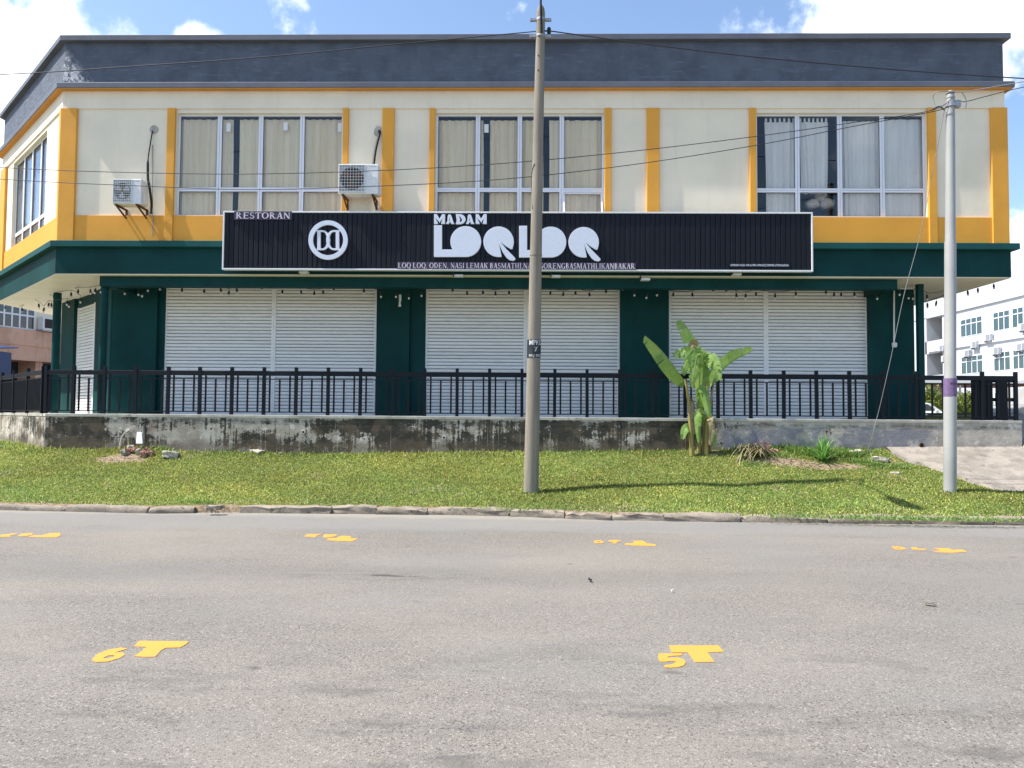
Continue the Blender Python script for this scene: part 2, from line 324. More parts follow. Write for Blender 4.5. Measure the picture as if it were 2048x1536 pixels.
# ------------------------------------------------------------------ mesh helpers
WL = {}                                   # world location of every root
class MB:
    def __init__(s): s.v = []; s.f = []
    def add(s, vs, fs):
        o = len(s.v); s.v += [tuple(p) for p in vs]; s.f += [tuple(i+o for i in f) for f in fs]; return s
    def box(s, x0, x1, y0, y1, z0, z1, T=None):
        vs = [(x, y, z) for z in (z0, z1) for y in (y0, y1) for x in (x0, x1)]
        if T: vs = [T(*p) for p in vs]
        return s.add(vs, [(0, 2, 3, 1), (4, 5, 7, 6), (0, 1, 5, 4), (2, 6, 7, 3), (0, 4, 6, 2), (1, 3, 7, 5)])
    def tube(s, pts, r, n=8, cap=True):
        pts = [Vector(p) for p in pts]; m = len(pts); rs = r if isinstance(r, (list, tuple)) else [r]*m
        rings = []; prev = None
        for i, p in enumerate(pts):
            t = (pts[min(i+1, m-1)] - pts[max(i-1, 0)]).normalized()
            if prev is None: a = t.orthogonal().normalized()
            else: a = (prev - t*prev.dot(t)).normalized()
            prev = a; b = t.cross(a)
            rings.append([p + (a*math.cos(2*math.pi*k/n) + b*math.sin(2*math.pi*k/n))*rs[i] for k in range(n)])
        vs = [q for rg in rings for q in rg]; fs = []
        for i in range(m-1):
            for k in range(n): fs.append((i*n+k, i*n+(k+1) % n, (i+1)*n+(k+1) % n, (i+1)*n+k))
        if cap: fs.append(tuple(range(n-1, -1, -1))); fs.append(tuple(range((m-1)*n, m*n)))
        return s.add(vs, fs)
    def prism(s, poly, T, d0, d1, holes=()):
        """2-D outline (with holes) lifted through T(u, v, d), between depths d0 (front) and d1 (back)"""
        loops = [list(poly)] + [list(h) for h in holes]
        flatp = [p for l in loops for p in l]; n = len(flatp)
        if holes: tris = tessellate_polygon([[Vector((p[0], p[1], 0)) for p in l] for l in loops])
        else: tris = [tuple(range(n))]
        vs = [T(p[0], p[1], d0) for p in flatp] + [T(p[0], p[1], d1) for p in flatp]
        fs = [tuple(t) for t in tris] + [tuple(i+n for i in reversed(t)) for t in tris]
        o = 0
        for l in loops:
            k = len(l)
            for i in range(k):
                a, b = o+i, o+(i+1) % k; fs.append((a, b, b+n, a+n))
            o += k
        return s.add(vs, fs)
    def lathe(s, prof, c, n=16):
        vs = [(c[0]+r*math.cos(2*math.pi*k/n), c[1]+r*math.sin(2*math.pi*k/n), c[2]+z) for r, z in prof for k in range(n)]
        m = len(prof); fs = [(i*n+k, i*n+(k+1) % n, (i+1)*n+(k+1) % n, (i+1)*n+k) for i in range(m-1) for k in range(n)]
        fs += [tuple(range(n-1, -1, -1)), tuple(range((m-1)*n, m*n))]
        return s.add(vs, fs)
    def mesh(s, name, mat, off=(0, 0, 0), smooth=False):
        me = bpy.data.meshes.new(name)
        me.from_pydata([(v[0]-off[0], v[1]-off[1], v[2]-off[2]) for v in s.v], [], s.f); me.validate()
        bm = bmesh.new(); bm.from_mesh(me); bmesh.ops.recalc_face_normals(bm, faces=bm.faces); bm.to_mesh(me); bm.free()
        me.materials.append(mat)
        if smooth:
            for p in me.polygons: p.use_smooth = True
            me.set_sharp_from_angle(angle=math.radians(40))
        return me
    def build(s, name, mat, parent=None, smooth=False, bevel=0):
        off = WL.get(parent.name, (0, 0, 0)) if parent else (0, 0, 0)
        o = bpy.data.objects.new(name, s.mesh(name, MT[mat] if isinstance(mat, str) else mat, off, smooth)); col.objects.link(o)
        if parent: o.parent = parent
        WL[o.name] = off
        if bevel:
            m = o.modifiers.new('bevel', 'BEVEL'); m.width = bevel; m.segments = 2; m.limit_method = 'ANGLE'
        return o
def inst(name, me, parent, loc, scale=(1, 1, 1), rot=(0, 0, 0)):
    o = bpy.data.objects.new(name, me); col.objects.link(o); off = WL.get(parent.name, (0, 0, 0))
    o.parent = parent; o.location = tuple(loc[i]-off[i] for i in range(3)); o.scale = scale; o.rotation_euler = rot
    WL[o.name] = tuple(loc); return o
def thing(name, label, cat, loc=(0, 0, 0), group=None, kind=None):
    o = bpy.data.objects.new(name, None); col.objects.link(o); o.location = loc; o.empty_display_size = .2; WL[o.name] = tuple(loc)
    tag(o, label, cat, group, kind); return o
def tag(o, label=None, cat=None, group=None, kind=None):
    if label: o['label'] = label
    if cat: o['category'] = cat
    if group: o['group'] = group
    if kind: o['kind'] = kind
    return o
def lerp(pts, x):
    if x <= pts[0][0]: return pts[0][1]
    for (a, b), (c, d) in zip(pts, pts[1:]):
        if x <= c: return b+(d-b)*(x-a)/(c-a)
    return pts[-1][1]
def catmull(pts, n=8):
    P = [Vector(p) for p in pts]; out = []
    for i in range(len(P)-1):
        p0, p1, p2, p3 = P[max(i-1, 0)], P[i], P[i+1], P[min(i+2, len(P)-1)]
        for k in range(n):
            t = k/n; out.append(.5*((2*p1)+(p2-p0)*t+(2*p0-5*p1+4*p2-p3)*t*t+(3*p1-3*p2+p3-p0)*t**3))
    return out+[P[-1]]

# ------------------------------------------------------------------ ground, road, verge
WU, WG = 16.75, 18.0                      # upper-floor wall plane, ground-floor wall plane
ZT = 1.585                                # top of the plinth
PLY = 16.57                               # face of the plinth
yk_pts = [(-24, 12.75), (-8.6, 12.49), (-6.1, 12.25), (-4.6, 12.47), (-1.2, 12.42), (-.2, 12.31), (1.3, 11.99), (4.2, 11.91), (24, 11.9)]
ze_pts = [(-24, .90), (-10.6, .815), (-4.9, .744), (1.6, .852), (6, .92), (10.5, .98), (24, 1.0)]
def yk(x): return lerp(yk_pts, x)
def zg(x, y):
    y0 = yk(x)+.12; t = (y-y0)/(PLY-y0)
    if t < 0: return .10+.05*t
    tt = min(t, 1.35 if x > 0 else (1.0 if x < -9.5 else 1.1)); b = .10+(lerp(ze_pts, x)-.10)*tt**2.0
    b += .025*math.sin(x*1.3+y*2.1)*min(1, t*3)*max(0, 1-abs(t-.5)*1.6) + .012*math.sin(3.7*x-1.1*y)*min(1, t*4)*max(0, 1-max(0, t-.85)*6)
    m = math.exp(-(((x+8.35)/.55)**2+((y-16.35)/.35)**2)); b += .10*m
    m = math.exp(-(((x-4.9)/.9)**2+((y-16.2)/.4)**2)); b += .06*m
    return b
def gnd(px, py):
    d = ray(px, py); t = 11.0/d.y
    for _ in range(900):
        p = CP+d*t
        if p.z <= zg(p.x, p.y): return Vector((p.x, p.y, zg(p.x, p.y)))
        t += .01/abs(d.y)
    return p
bare_spots = [(gnd(238, 917), .62, .20), (gnd(1570, 924), .75, .20), (gnd(1655, 934), .85, .17), (gnd(1765, 922), .40, .14), (gnd(430, 1012), .40, .28), (gnd(1420, 905), .4, .14), (gnd(1540, 905), .35, .16)]
def bare(x, y):
    b = 0
    for c, rx, ry in bare_spots: b = max(b, 1.15*math.exp(-(((x-c.x)/rx)**2+((y-c.y)/ry)**2)*.8))
    b = max(b, .75-(y-yk(x)-.1)*2.6)
    return b
apron_px = [(1782, 908), (1812, 926), (1850, 934), (1900, 950), (1945, 970), (1990, 981), (2060, 984)]
apron_edge = [gnd(*p) for p in apron_px]
def in_apron(x, y):
    if x < apron_edge[0].x-.05 : return False
    e = [(p.x, p.y) for p in apron_edge]
    return y > lerp(e, x) if x <= e[-1][0] else y > e[-1][1]

def sheet(name, x0, x1, y0, y1, z, mat):
    o = MB().add([(x0, y0, z), (x1, y0, z), (x1, y1, z), (x0, y1, z)], [(0, 1, 2, 3)]).build(name, mat); return tag(o, kind='structure')
sheet('ground', -1500, 1500, -1500, 1500, -.04, 'asphalt')
road = sheet('road', -120, 120, -14, 13.0, 0, 'asphalt')
tag(MB().add([(-150, 21.5, .78), (150, 21.5, .78), (150, 44, 1.1), (-150, 44, 1.1), (150, 320, 1.1), (-150, 320, 1.1)], [(0, 1, 2, 3), (3, 2, 4, 5)]).build('terrain', 'apron'), kind='structure')
def verge():
    xs = np.arange(-24, 24.01, .12); ts = np.linspace(0, 1, 46); V = []; jj = 0; Fc = []; B = []
    for x in xs:
        y0 = yk(x)+.05
        for t in ts:
            y = y0+(22-y0)*t**1.6 if t > 0 else y0-.03; V.append((x, y, zg(x, y)+random.uniform(-.008, .008) if t > 0 else -.02)); B.append(bare(x, y))
    n = len(ts)
    for i in range(len(xs)-1):
        for j in range(n-1): Fc.append((i*n+j, (i+1)*n+j, (i+1)*n+j+1, i*n+j+1))
    me = bpy.data.meshes.new('grass_verge'); me.from_pydata(V, [], Fc)
    a = me.color_attributes.new('bare', 'FLOAT_COLOR', 'POINT'); a.data.foreach_set('color', np.repeat(np.array(B)[:, None], 4, 1).astype(np.float32).ravel())
    me.materials.append(MT['soil']); o = bpy.data.objects.new('grass_verge', me); col.objects.link(o); tag(o, kind='structure')
    for p in me.polygons: p.use_smooth = True
verge()
def apron():
    V = []; Fc = []; n = 14
    top = [(p.x, PLY+.6) for p in apron_edge]; xs = np.linspace(apron_edge[0].x, 13.5, 40); e = [(p.x, p.y) for p in apron_edge]
    for x in xs:
        y0 = lerp(e, x)+random.uniform(-.03, .03); y1 = PLY+.5 if x < 10.6 else 21
        for j in range(n):
            y = y0+(y1-y0)*(j/(n-1))**1.3; V.append((x, y, zg(x, y)+.055+(.0 if j else -.07)))
    for i in range(len(xs)-1):
        for j in range(n-1): Fc.append((i*n+j, (i+1)*n+j, (i+1)*n+j+1, i*n+j+1))
    o = MB().add(V, Fc).build('concrete_apron', 'apron'); tag(o, kind='structure')
apron()

def rough_block(L_, W_, Hh, seed, amp=.018, nx=10, ny=4, nz=3):
    rr = random.Random(seed); bm = bmesh.new()
    bmesh.ops.create_cube(bm, size=1); bmesh.ops.subdivide_edges(bm, edges=bm.edges[:], cuts=5, use_grid_fill=True)
    ph = [rr.uniform(0, 6) for _ in range(6)]
    for v in bm.verts:
        x, y, z = v.co
        k = 1-.10*(abs(x*2)**6)*(abs(z*2)**4)-.10*(abs(y*2)**6)*(abs(z*2)**4)
        v.co = Vector((x*L_, y*W_*k, z*Hh*k))
        v.co += Vector((rr.uniform(-1, 1), rr.uniform(-1, 1), rr.uniform(-1, 1)))*amp
    bmesh.ops.recalc_face_normals(bm, faces=bm.faces)
    return bm
def kerb():
    root = thing('kerb', None, None, (0, 12.3, 0), kind='structure')
    joints = [-14.2, -12.9, -11.6, -10.2, -8.95, -7.45, -6.05, -5.35, None, -4.66, -3.15, -2.42, -1.60, -.25, .62, 1.33, 2.12, 3.3, 4.6, 5.85, 7.1, 8.4, 9.7, 11.0, 12.3]
    prev = None
    for k, j in enumerate(joints):
        if j is None: prev = None; continue
        if prev is not None:
            L_ = j-prev-.02; xm = (j+prev)/2; ym = yk(xm)+.10
            ang = math.atan2(yk(j)-yk(prev), j-prev)
            hh = .095 if xm < -5 else .105+random.uniform(-.02, .02)
            bm = rough_block(L_, .24, .26, k, .020 if xm > -5 else .010)
            me = bpy.data.meshes.new('kerb_stone'); bm.to_mesh(me); bm.free(); me.materials.append(MT['kerb'])
            for p in me.polygons: p.use_smooth = True
            me.set_sharp_from_angle(angle=math.radians(50))
            o = inst('kerb_stone', me, root, (xm, ym+random.uniform(-.025, .025), hh-.13+random.uniform(-.012, .012)), rot=(random.uniform(-.03, .03), random.uniform(-.012, .012), ang))
        prev = j
kerb()

def grass():
    n = 330000
    x = rng.uniform(-14, 14, n); t = rng.uniform(0, 1, n)**1.0
    ykv = np.interp(x, [p[0] for p in yk_pts], [p[1] for p in yk_pts]); y1 = np.where(x < -10.7, 19.0, np.where(x > 10.6, 18.0, PLY-.01))
    y = ykv+.14+(y1-ykv-.14)*t
    keep = []; dens = rng.uniform(0, 1, n)
    Z = np.zeros(n)
    for i in range(n):
        if abs(x[i]+.02*y[i])/y[i] > .70: continue
        if x[i] < -10.6 and y[i] > PLY+(-10.6-x[i]): continue
        if x[i] > 6.5 and in_apron(x[i], y[i]): continue
        b = bare(x[i], y[i]); 
        b += .22*math.sin(x[i]*7.3+1.7*math.sin(y[i]*9))*math.cos(y[i]*11+x[i]*3.1)
        if b > .42 and dens[i] > (.85-b)*1.5: continue
        Z[i] = zg(x[i], y[i]); keep.append(i)
    k = np.array(keep); x, y, z = x[k], y[k], Z[k]; n = len(k)
    def nse(fx, fy, ph): return np.sin(x*fx+ph)*np.cos(y*fy+1.7*ph)
    patch = (nse(.9, 1.3, .4)+nse(2.3, 2.9, 1.9)*.7+nse(5.1, 4.3, 4.)*.5)/2.2
    edge = np.clip((PLY-y)/.35, 0, 1); tall = (1-edge)*rng.uniform(0, 1, n)**2
    ln = rng.uniform(.022, .052, n)*(1+.25*patch)+tall*.10
    az = rng.uniform(0, 2*np.pi, n); el = np.radians(rng.uniform(12, 75, n)); w = rng.uniform(.005, .010, n)
    d = np.stack([np.cos(az)*np.cos(el), np.sin(az)*np.cos(el), np.sin(el)], 1); s = np.stack([-np.sin(az), np.cos(az), rng.uniform(-.4, .4, n)], 1)
    p = np.stack([x, y, z+.002], 1)
    mid = p+d*(ln*.5)[:, None]+np.array([0, 0, .004]); tip = p+d*ln[:, None]*.98
    V = np.stack([p, mid+s*w[:, None], tip, mid-s*w[:, None]], 1).reshape(-1, 3)
    base = np.array([.265, .340, .070]); yel = np.array([.42, .425, .125]); grn = np.array([.135, .255, .06]); dry = np.array([.46, .42, .24])
    a = np.clip(.45+.45*patch+rng.normal(0, .28, n), 0, 1)[:, None]; g = (rng.uniform(0, 1, n) < .26+.12*(x > 0))[:, None]; dr = (rng.uniform(0, 1, n) < .055+.10*(y-np.interp(x, [q[0] for q in yk_pts], [q[1] for q in yk_pts]) < .5))[:, None]
    p3 = nse(1.1, 2.3, 3.3)+nse(2.9, 1.7, .2)*.8+nse(6.1, 5.2, 2.)*.5; dr = dr | ((p3 > 1.25) & (rng.uniform(0, 1, n) < .30))[:, None]
    C = np.where(dr, dry, np.where(g, grn, base*(1-a)+yel*a))*rng.choice([.35, .65, .95, 1.2, 1.45], n, p=[.14, .2, .33, .22, .11])[:, None]*rng.uniform(.85, 1.15, n)[:, None]
    patch2 = (nse(.55, .9, 2.2)+nse(1.6, 1.1, .7)*.8+nse(3.3, 3.9, 5.)*.6)/2; C = C*(1+.22*patch2)[:, None]*np.stack([1+.10*patch, np.ones(n), 1-.1*patch], 1)
    C = np.repeat(np.concatenate([C, np.ones((n, 1))], 1)[:, None], 4, 1).reshape(-1, 4)
    me = bpy.data.meshes.new('grass'); me.vertices.add(4*n); me.vertices.foreach_set('co', V.astype(np.float32).ravel())
    me.loops.add(4*n); me.loops.foreach_set('vertex_index', np.arange(4*n, dtype=np.int32)); me.polygons.add(n)
    me.polygons.foreach_set('loop_start', np.arange(0, 4*n, 4, dtype=np.int32)); me.polygons.foreach_set('loop_total', np.full(n, 4, dtype=np.int32)); me.update()
    at_ = me.color_attributes.new('tint', 'FLOAT_COLOR', 'POINT'); at_.data.foreach_set('color', C.astype(np.float32).ravel())
    me.materials.append(MT['grass']); o = bpy.data.objects.new('grass', me); col.objects.link(o)
    tag(o, 'short bright green grass covering the sloping verge', 'grass', kind='stuff')
grass()

# painted parking numbers on the road
def marking(polys):
    m = MB()
    for pl in polys:
        holes = []
        if isinstance(pl, tuple): pl, holes = pl[0], pl[1:]
        W = [atz(*p) for p in pl]; Hs = [[(q.x, q.y) for q in (atz(*p) for p in h)] for h in holes]
        m.prism([(q.x, q.y) for q in W], lambda u, v, d: (u, v, d), .004, .001, Hs)
    o = m.build('road_marking', 'yellow_road', road); return o
def zc(o, s, pts): return [(o[0]+x/s, o[1]+y/s) for x, y in pts]
o5 = ((1270, 1260), 7.314)
marking([zc(*o5, [(495, 235), (1220, 232), (1300, 325), (1060, 335), (1162, 475), (880, 478), (775, 335), (540, 335)]),
         zc(*o5, [(345, 352), (690, 350), (680, 378), (560, 385), (470, 398), (490, 415), (640, 412), (720, 440), (742, 480), (715, 525), (630, 552), (520, 558), (425, 552), (430, 520), (510, 515), (580, 492), (600, 465), (520, 462), (440, 470), (360, 465), (340, 410)])])
o6 = ((140, 1250), 7.314)
marking([zc(*o6, [(1015, 240), (1738, 245), (1700, 285), (1610, 335), (1400, 340), (1330, 380), (1250, 470), (1090, 475), (935, 462), (1050, 390), (1120, 330), (935, 318)]),
         (zc(*o6, [(328, 535), (330, 500), (400, 430), (560, 370), (740, 338), (850, 350), (720, 388), (660, 410), (770, 408), (805, 440), (730, 490), (560, 540), (400, 550)]),
          zc(*o6, [(480, 492), (560, 452), (650, 450), (640, 472), (540, 500)]))])
of = ((1140, 1060), 8.533)
marking([(zc(*of, [(395, 200), (450, 180), (520, 180), (585, 205), (560, 228), (440, 232)]), zc(*of, [(450, 206), (500, 198), (530, 210), (470, 216)])),
         zc(*of, [(650, 185), (760, 172), (890, 185), (800, 205), (790, 235), (720, 232), (740, 205), (660, 200)]),
         zc(*of, [(1090, 188), (1245, 188), (1310, 232), (1460, 250), (1470, 278), (1100, 268), (930, 255), (945, 228), (1080, 232)])])
of = ((1740, 1075), 8.533)
marking([(zc(*of, [(360, 158), (470, 155), (560, 170), (640, 198), (540, 212), (430, 205)]), zc(*of, [(440, 178), (510, 180), (550, 192), (480, 192)])),
         zc(*of, [(700, 170), (790, 168), (810, 195), (970, 200), (960, 218), (720, 210)]),
         zc(*of, [(1085, 185), (1340, 185), (1400, 215), (1560, 210), (1670, 245), (1400, 265), (1200, 255), (1060, 235), (1180, 228), (1180, 210)])])
of = ((560, 1050), 8.533)
marking([zc(*of, [(400, 200), (470, 160), (730, 158), (640, 180), (600, 212)]), zc(*of, [(735, 190), (760, 165), (970, 165), (960, 190), (820, 220), (740, 215)]),
         zc(*of, [(790, 260), (840, 228), (960, 225), (1040, 190), (1220, 195), (1200, 222), (1330, 240), (1230, 282), (1000, 278)])])
of = ((0, 1050), 8.533)
marking([zc(*of, [(-240, 200), (60, 165), (280, 145), (290, 160), (170, 180), (180, 205), (-200, 212)]), zc(*of, [(290, 198), (360, 155), (560, 140), (550, 170), (440, 195)]),
         zc(*of, [(470, 205), (560, 178), (680, 182), (860, 145), (1030, 140), (1030, 185), (960, 215), (700, 215)])])
for nm, px, py, s, m_, lab in (('dead_leaf', 1180, 1163, .04, 'black', 'small dark leaf lying on the road below the pole'), ('dead_leaf', 1860, 1211, .055, 'straw', 'dry twisted leaf on the road at far right'), ('litter_scrap', 1344, 1185, .018, 'stone', 'tiny white scrap lying on the road above the right number')):
    p = atz(px, py, .004); a = random.uniform(0, 3)
    pts = [(p.x+s*math.cos(a)*u-s*math.sin(a)*v, p.y+s*math.sin(a)*u+s*math.cos(a)*v, p.z+w_) for u, v, w_ in ((-1, 0, .004), (-.3, .45, .03), (.5, .35, .014), (1.1, 0, .035), (.4, -.4, .012), (-.4, -.4, .028))]
    mb = MB().add(pts+[(q[0], q[1], q[2]-.003) for q in pts], [(0, 1, 5), (1, 4, 5), (1, 2, 4), (2, 3, 4), (6, 11, 7), (7, 11, 10), (7, 10, 8), (8, 10, 9)])
    tag(mb.build(nm, m_), lab, 'leaf' if nm == 'dead_leaf' else 'litter')

# ------------------------------------------------------------------ shop building
KX = -10.42; RX = 10.34; S2 = math.sqrt(.5)
def TF(x, y, z): return (x, WU+y, z)                                            # front frame: y = 0 upper wall face, + inward
def TC(x, y, z): return (KX+S2*(x+y), WU+S2*(-x+y), z)                            # corner (chamfer) frame: x = 0 at the corner, negative to the left
def atC(px, py, yl):
    """photo point on the chamfer wall at inward depth yl -> local x, z"""
    d = ray(px, py); nrm = Vector((S2, S2, 0)); p0 = Vector(TC(0, yl, 0)); t = (p0-CP).dot(nrm)/d.dot(nrm); q = CP+d*t
    return ((q.x-KX)*S2-(q.y-WU)*S2, q.z)
CL = atC(8, 330, 0)[0]                                                          # far end of the chamfer wall
B0 = Vector(TC(CL, 0, 0))
FOOT = [Vector((B0.x, 34, 0)), Vector((B0.x, B0.y, 0)), Vector((KX, WU, 0)), Vector((RX, WU, 0)), Vector((RX, 34, 0))]
def offset(o):
    out = []; n = len(FOOT)
    for i in range(n):
        a, b, c = FOOT[i-1], FOOT[i], FOOT[(i+1) % n]
        d1 = (b-a).normalized(); d2 = (c-b).normalized(); n1 = Vector((d1.y, -d1.x, 0)); n2 = Vector((d2.y, -d2.x, 0))
        # outward normal: footprint runs counter-clockwise seen from above (left back -> front -> right back)
        m = (n1+n2); m = m/(m.dot(n1)); out.append(b+m*o)
    return out
bld = thing('shop_building', 'two-storey corner shophouse, cream and yellow above dark green, white roller shutters', 'building', (0, 25, ZT))
def band(name, mat, o1, o2, z0, z1, bevel=0):
    A, Bq = offset(o1), offset(o2); n = len(A)
    vs = [(p.x, p.y, z) for L_, z in ((A, z0), (A, z1), (Bq, z1), (Bq, z0)) for p in L_]; fs = []
    for r_ in range(4):
        for i in range(n): fs.append((r_*n+i, r_*n+(i+1) % n, ((r_+1) % 4)*n+(i+1) % n, ((r_+1) % 4)*n+i))
    return MB().add(vs, fs).build(name, mat, bld, bevel=bevel)
def slab(name, mat, o, z0, z1):
    A = offset(o); n = len(A)
    return MB().prism([(p.x, p.y) for p in A], lambda u, v, d: (u, v, d), z0, z1).build(name, mat, bld)
ZC0, ZC1 = 5.25, 5.385; ZD = 5.985; ZW = 8.30; ZB = 8.39; ZE = 8.80
band('parapet_cap', 'slate_edge', .135, -.30, 9.895, 10.02, .01)
band('parapet', 'slate', .02, -.20, 8.93, 9.895)
band('cornice', 'slate_edge', .175, -.20, 8.802, 8.93, .012)
band('cornice_underside', 'orange', .160, -.20, 8.785, 8.802)
band('top_beam', 'beam', .03, -.20, ZB, 8.785)
slab('roof_slab', 'dark', -.20, 8.72, 8.86)
band('dado', 'yellow', .03, -.20, ZC1-.05, ZD, .006)
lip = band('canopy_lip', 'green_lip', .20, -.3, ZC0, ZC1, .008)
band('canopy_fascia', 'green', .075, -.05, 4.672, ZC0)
slab('canopy_slab', 'soffit', .062, 4.648, 4.72)
slab('upper_floor', 'dark', -.21, 5.26, 5.36)
# upper walls, real openings
W1, W2, W3 = (-7.85, -4.135), (-2.065, 1.655), (4.985, 8.685)
def wallpiece(T, x0, x1, z0, z1, name='upper_wall', mat='cream', y0=0., y1=.2): return MB().box(x0, x1, y0, y1, z0, z1, T).build(name, mat, bld)
for a, b in ((KX+.09, W1[0]), (W1[1], W2[0]), (W2[1], W3[0]), (W3[1], RX-.002)): wallpiece(TF, a, b, ZD, ZB)
for a, b in (W1, W2, W3): wallpiece(TF, a, b, ZW, ZB, 'lintel', 'beam', -.002, .2)
cwl = atC(33, 470, .12)[0]; cwr = atC(104.5, 320, .12)[0]
for a, b in ((CL, cwl), (cwr, -.09)): wallpiece(TC, a, b, ZD, ZB)
wallpiece(TC, cwl, cwr, ZW, ZB, 'lintel', 'beam', -.002, .2)
MB().box(RX-.2, RX, WU+.2, 34, ZC1, ZB).build('side_wall', 'cream', bld)
MB().box(B0.x, B0.x+.2, B0.y, 34, ZC1, ZB).build('side_wall', 'cream', bld)
MB().box(B0.x+.2, RX-.2, 33.8, 34, ZT, ZB).build('rear_wall', 'cream', bld)
MB().box(KX-1.5, RX-.2, WU+4.0, WU+4.15, ZC1, 8.72).build('partition_wall', 'dark', bld)
def pil(T, x0, x1, p=.065): return MB().box(x0, x1, -p, .02, ZC1-.04, ZB+.002, T).build('pilaster', 'yellow', bld, bevel=.008)
for a, b in ((-8.05, -7.87), (-4.125, -4.0), (-3.245, -2.985), (-2.20, -2.075), (1.665, 1.81), (2.585, 2.862), (4.83, 4.975), (8.695, 8.87), (10.055, RX+.07)): pil(TF, a, b)
# corner pilaster wraps the 135 degree corner
A_ = [TC(-.10, .02, 0), TC(-.10, -.065, 0), TC(.065*.4142, -.065, 0), TF(KX+.335, -.065, 0), TF(KX+.335, .02, 0)]
MB().prism([(p[0], p[1]) for p in A_], lambda u, v, d: (u, v, d), ZC1-.04, ZB+.002).build('pilaster', 'yellow', bld, bevel=.008)
pil(TC, CL-.05, atC(14, 400, 0)[0])

def window(T, x0, x1, z0, z1, zr, cols=4, inset=.075, open_pane=None):
    fr = .045; mu = .05
    m = MB()
    m.box(x0, x1, inset, inset+.07, z1-fr, z1, T); m.box(x0, x1, inset, inset+.07, z0, z0+fr, T)
    m.box(x0, x0+fr, inset, inset+.07, z0+fr, z1-fr, T); m.box(x1-fr, x1, inset, inset+.07, z0+fr, z1-fr, T)
    w = m.build('window', 'alu', bld, bevel=.004)
    W_ = (x1-x0)/cols
    for i in range(1, cols):
        xm = x0+i*W_; mm = MB()
        mm.box(xm-mu, xm-.004, inset+.003, inset+.067, z0+fr, z1-fr, T); mm.box(xm+.004, xm+mu, inset+.003, inset+.067, z0+fr, z1-fr, T); mm.box(xm-.004, xm+.004, inset+.025, inset+.06, z0+fr, z1-fr, T)
        mm.build('mullion', 'alu', w)
    for i in range(cols):
        a = x0+i*W_+(fr if i == 0 else mu); b = x0+(i+1)*W_-(fr if i == cols-1 else mu)
        MB().box(a, b, inset+.004, inset+.066, zr-.045, zr-.004, T).box(a, b, inset+.004, inset+.066, zr+.004, zr+.045, T).box(a, b, inset+.025, inset+.06, zr-.004, zr+.004, T).build('transom', 'alu', w)
        for (p, q) in ((z0+fr, zr-.045), (zr+.045, z1-fr)):
            if open_pane == i and p < zr-.1:
                TT = lambda x, y, z, T=T, q=q: T(x, inset+.03-(q-z)*.35+y, z)
                sash = MB().box(a-.02, b+.02, 0, .03, q-.04, q, TT).box(a-.02, b+.02, 0, .03, p, p+.04, TT).box(a-.02, a+.02, 0, .03, p+.04, q-.04, TT).box(b-.02, b+.02, 0, .03, p+.04, q-.04, TT).build('open_sash', 'alu', w)
                MB().box(a+.02, b-.02, .012, .018, p+.04, q-.04, TT).build('pane', 'glass', w)
            else:
                MB().box(a, b, inset+.032, inset+.038, p, q, T).build('pane', 'glass', w)
                g = MB()                       # dark rubber gasket round the glass
                for bx in ((a, a+.008, p, q), (b-.008, b, p, q), (a+.008, b-.008, p, p+.008), (a+.008, b-.008, q-.008, q)): g.box(bx[0], bx[1], inset+.022, inset+.031, bx[2], bx[3], T)
                g.build('gasket', 'black', w)
    return w
ZR = 6.60
win1 = window(TF, *W1, ZD, ZW, ZR); win2 = window(TF, *W2, ZD, ZW, ZR, open_pane=3); win3 = window(TF, *W3, ZD, ZW, ZR)
win4 = window(TC, cwl, cwr, ZD-.25, ZW, 6.35)
def curtain(T, x0, x1, z0, z1, mat, label, folds=9, amp=.026, y=.185, taper=0., seed=0, tabs=False):
    rr = random.Random(seed); n = 96; m = 14; V = []
    ph = [rr.uniform(0, 6.3) for _ in range(4)]
    for j in range(m+1):
        t = j/m
        for i in range(n+1):
            s = i/n; x = x0+(x1-x0)*s; x += taper*(1-t)*(s-.5)
            fold = math.sin(s*folds*6.283+ph[0]+.6*math.sin(s*9+ph[1]))+.4*math.sin(s*folds*2.3*6.283+ph[2])
            k = .6+.6*math.sin(s*5+ph[3])**2
            V.append(T(x+.012*math.sin(t*3+s*7), y+amp*k*fold*(1-.35*t), z0+(z1-z0)*t))
    w = n+1; Fc = [(j*w+i, j*w+i+1, (j+1)*w+i+1, (j+1)*w+i) for j in range(m) for i in range(n)]
    mb = MB().add(V, Fc)
    if tabs:
        k = 7
        for i in range(k):
            xa = x0+(x1-x0)*(i+.2)/k; mb.box(xa, xa+(x1-x0)/k*.45, y-.01, y+.01, z1, z1+.09, T)
    o = mb.build('curtain', mat, None, smooth=True); me = o.data
    return tag(o, label, 'curtain', 'curtains in the upstairs windows')
def fx(px): return at(px, 300, WU+.2).x
curtain(TF, fx(360), fx(467), 5.9, 8.22, 'beige', 'beige curtain left of the dark gap in the leftmost front window', 7, seed=1)
curtain(TF, fx(479), fx(688), 5.9, 8.22, 'beige', 'wide beige curtain right of the dark gap in the leftmost front window', 14, seed=2)
curtain(TF, fx(876), fx(967), 5.9, 8.20, 'beige', 'beige curtain at the left side of the middle front window', 6, seed=3)
curtain(TF, fx(979), fx(1086), 5.9, 8.20, 'beige', 'beige curtain behind the concrete pole in the middle front window', 8, seed=4)
curtain(TF, fx(1098), fx(1206), 5.9, 8.20, 'beige', 'beige curtain at the right side of the middle front window', 6, seed=5)
curtain(TF, fx(1528), fx(1592), 5.9, 8.16, 'whitecloth', 'white tab-top curtain, leftmost in the rightmost front window', 4, taper=-.05, seed=6, tabs=True)
curtain(TF, fx(1597), fx(1657), 6.55, 8.16, 'whitecloth', 'narrow white tab-top curtain hanging above the white bundle', 5, taper=-.08, seed=7, tabs=True)
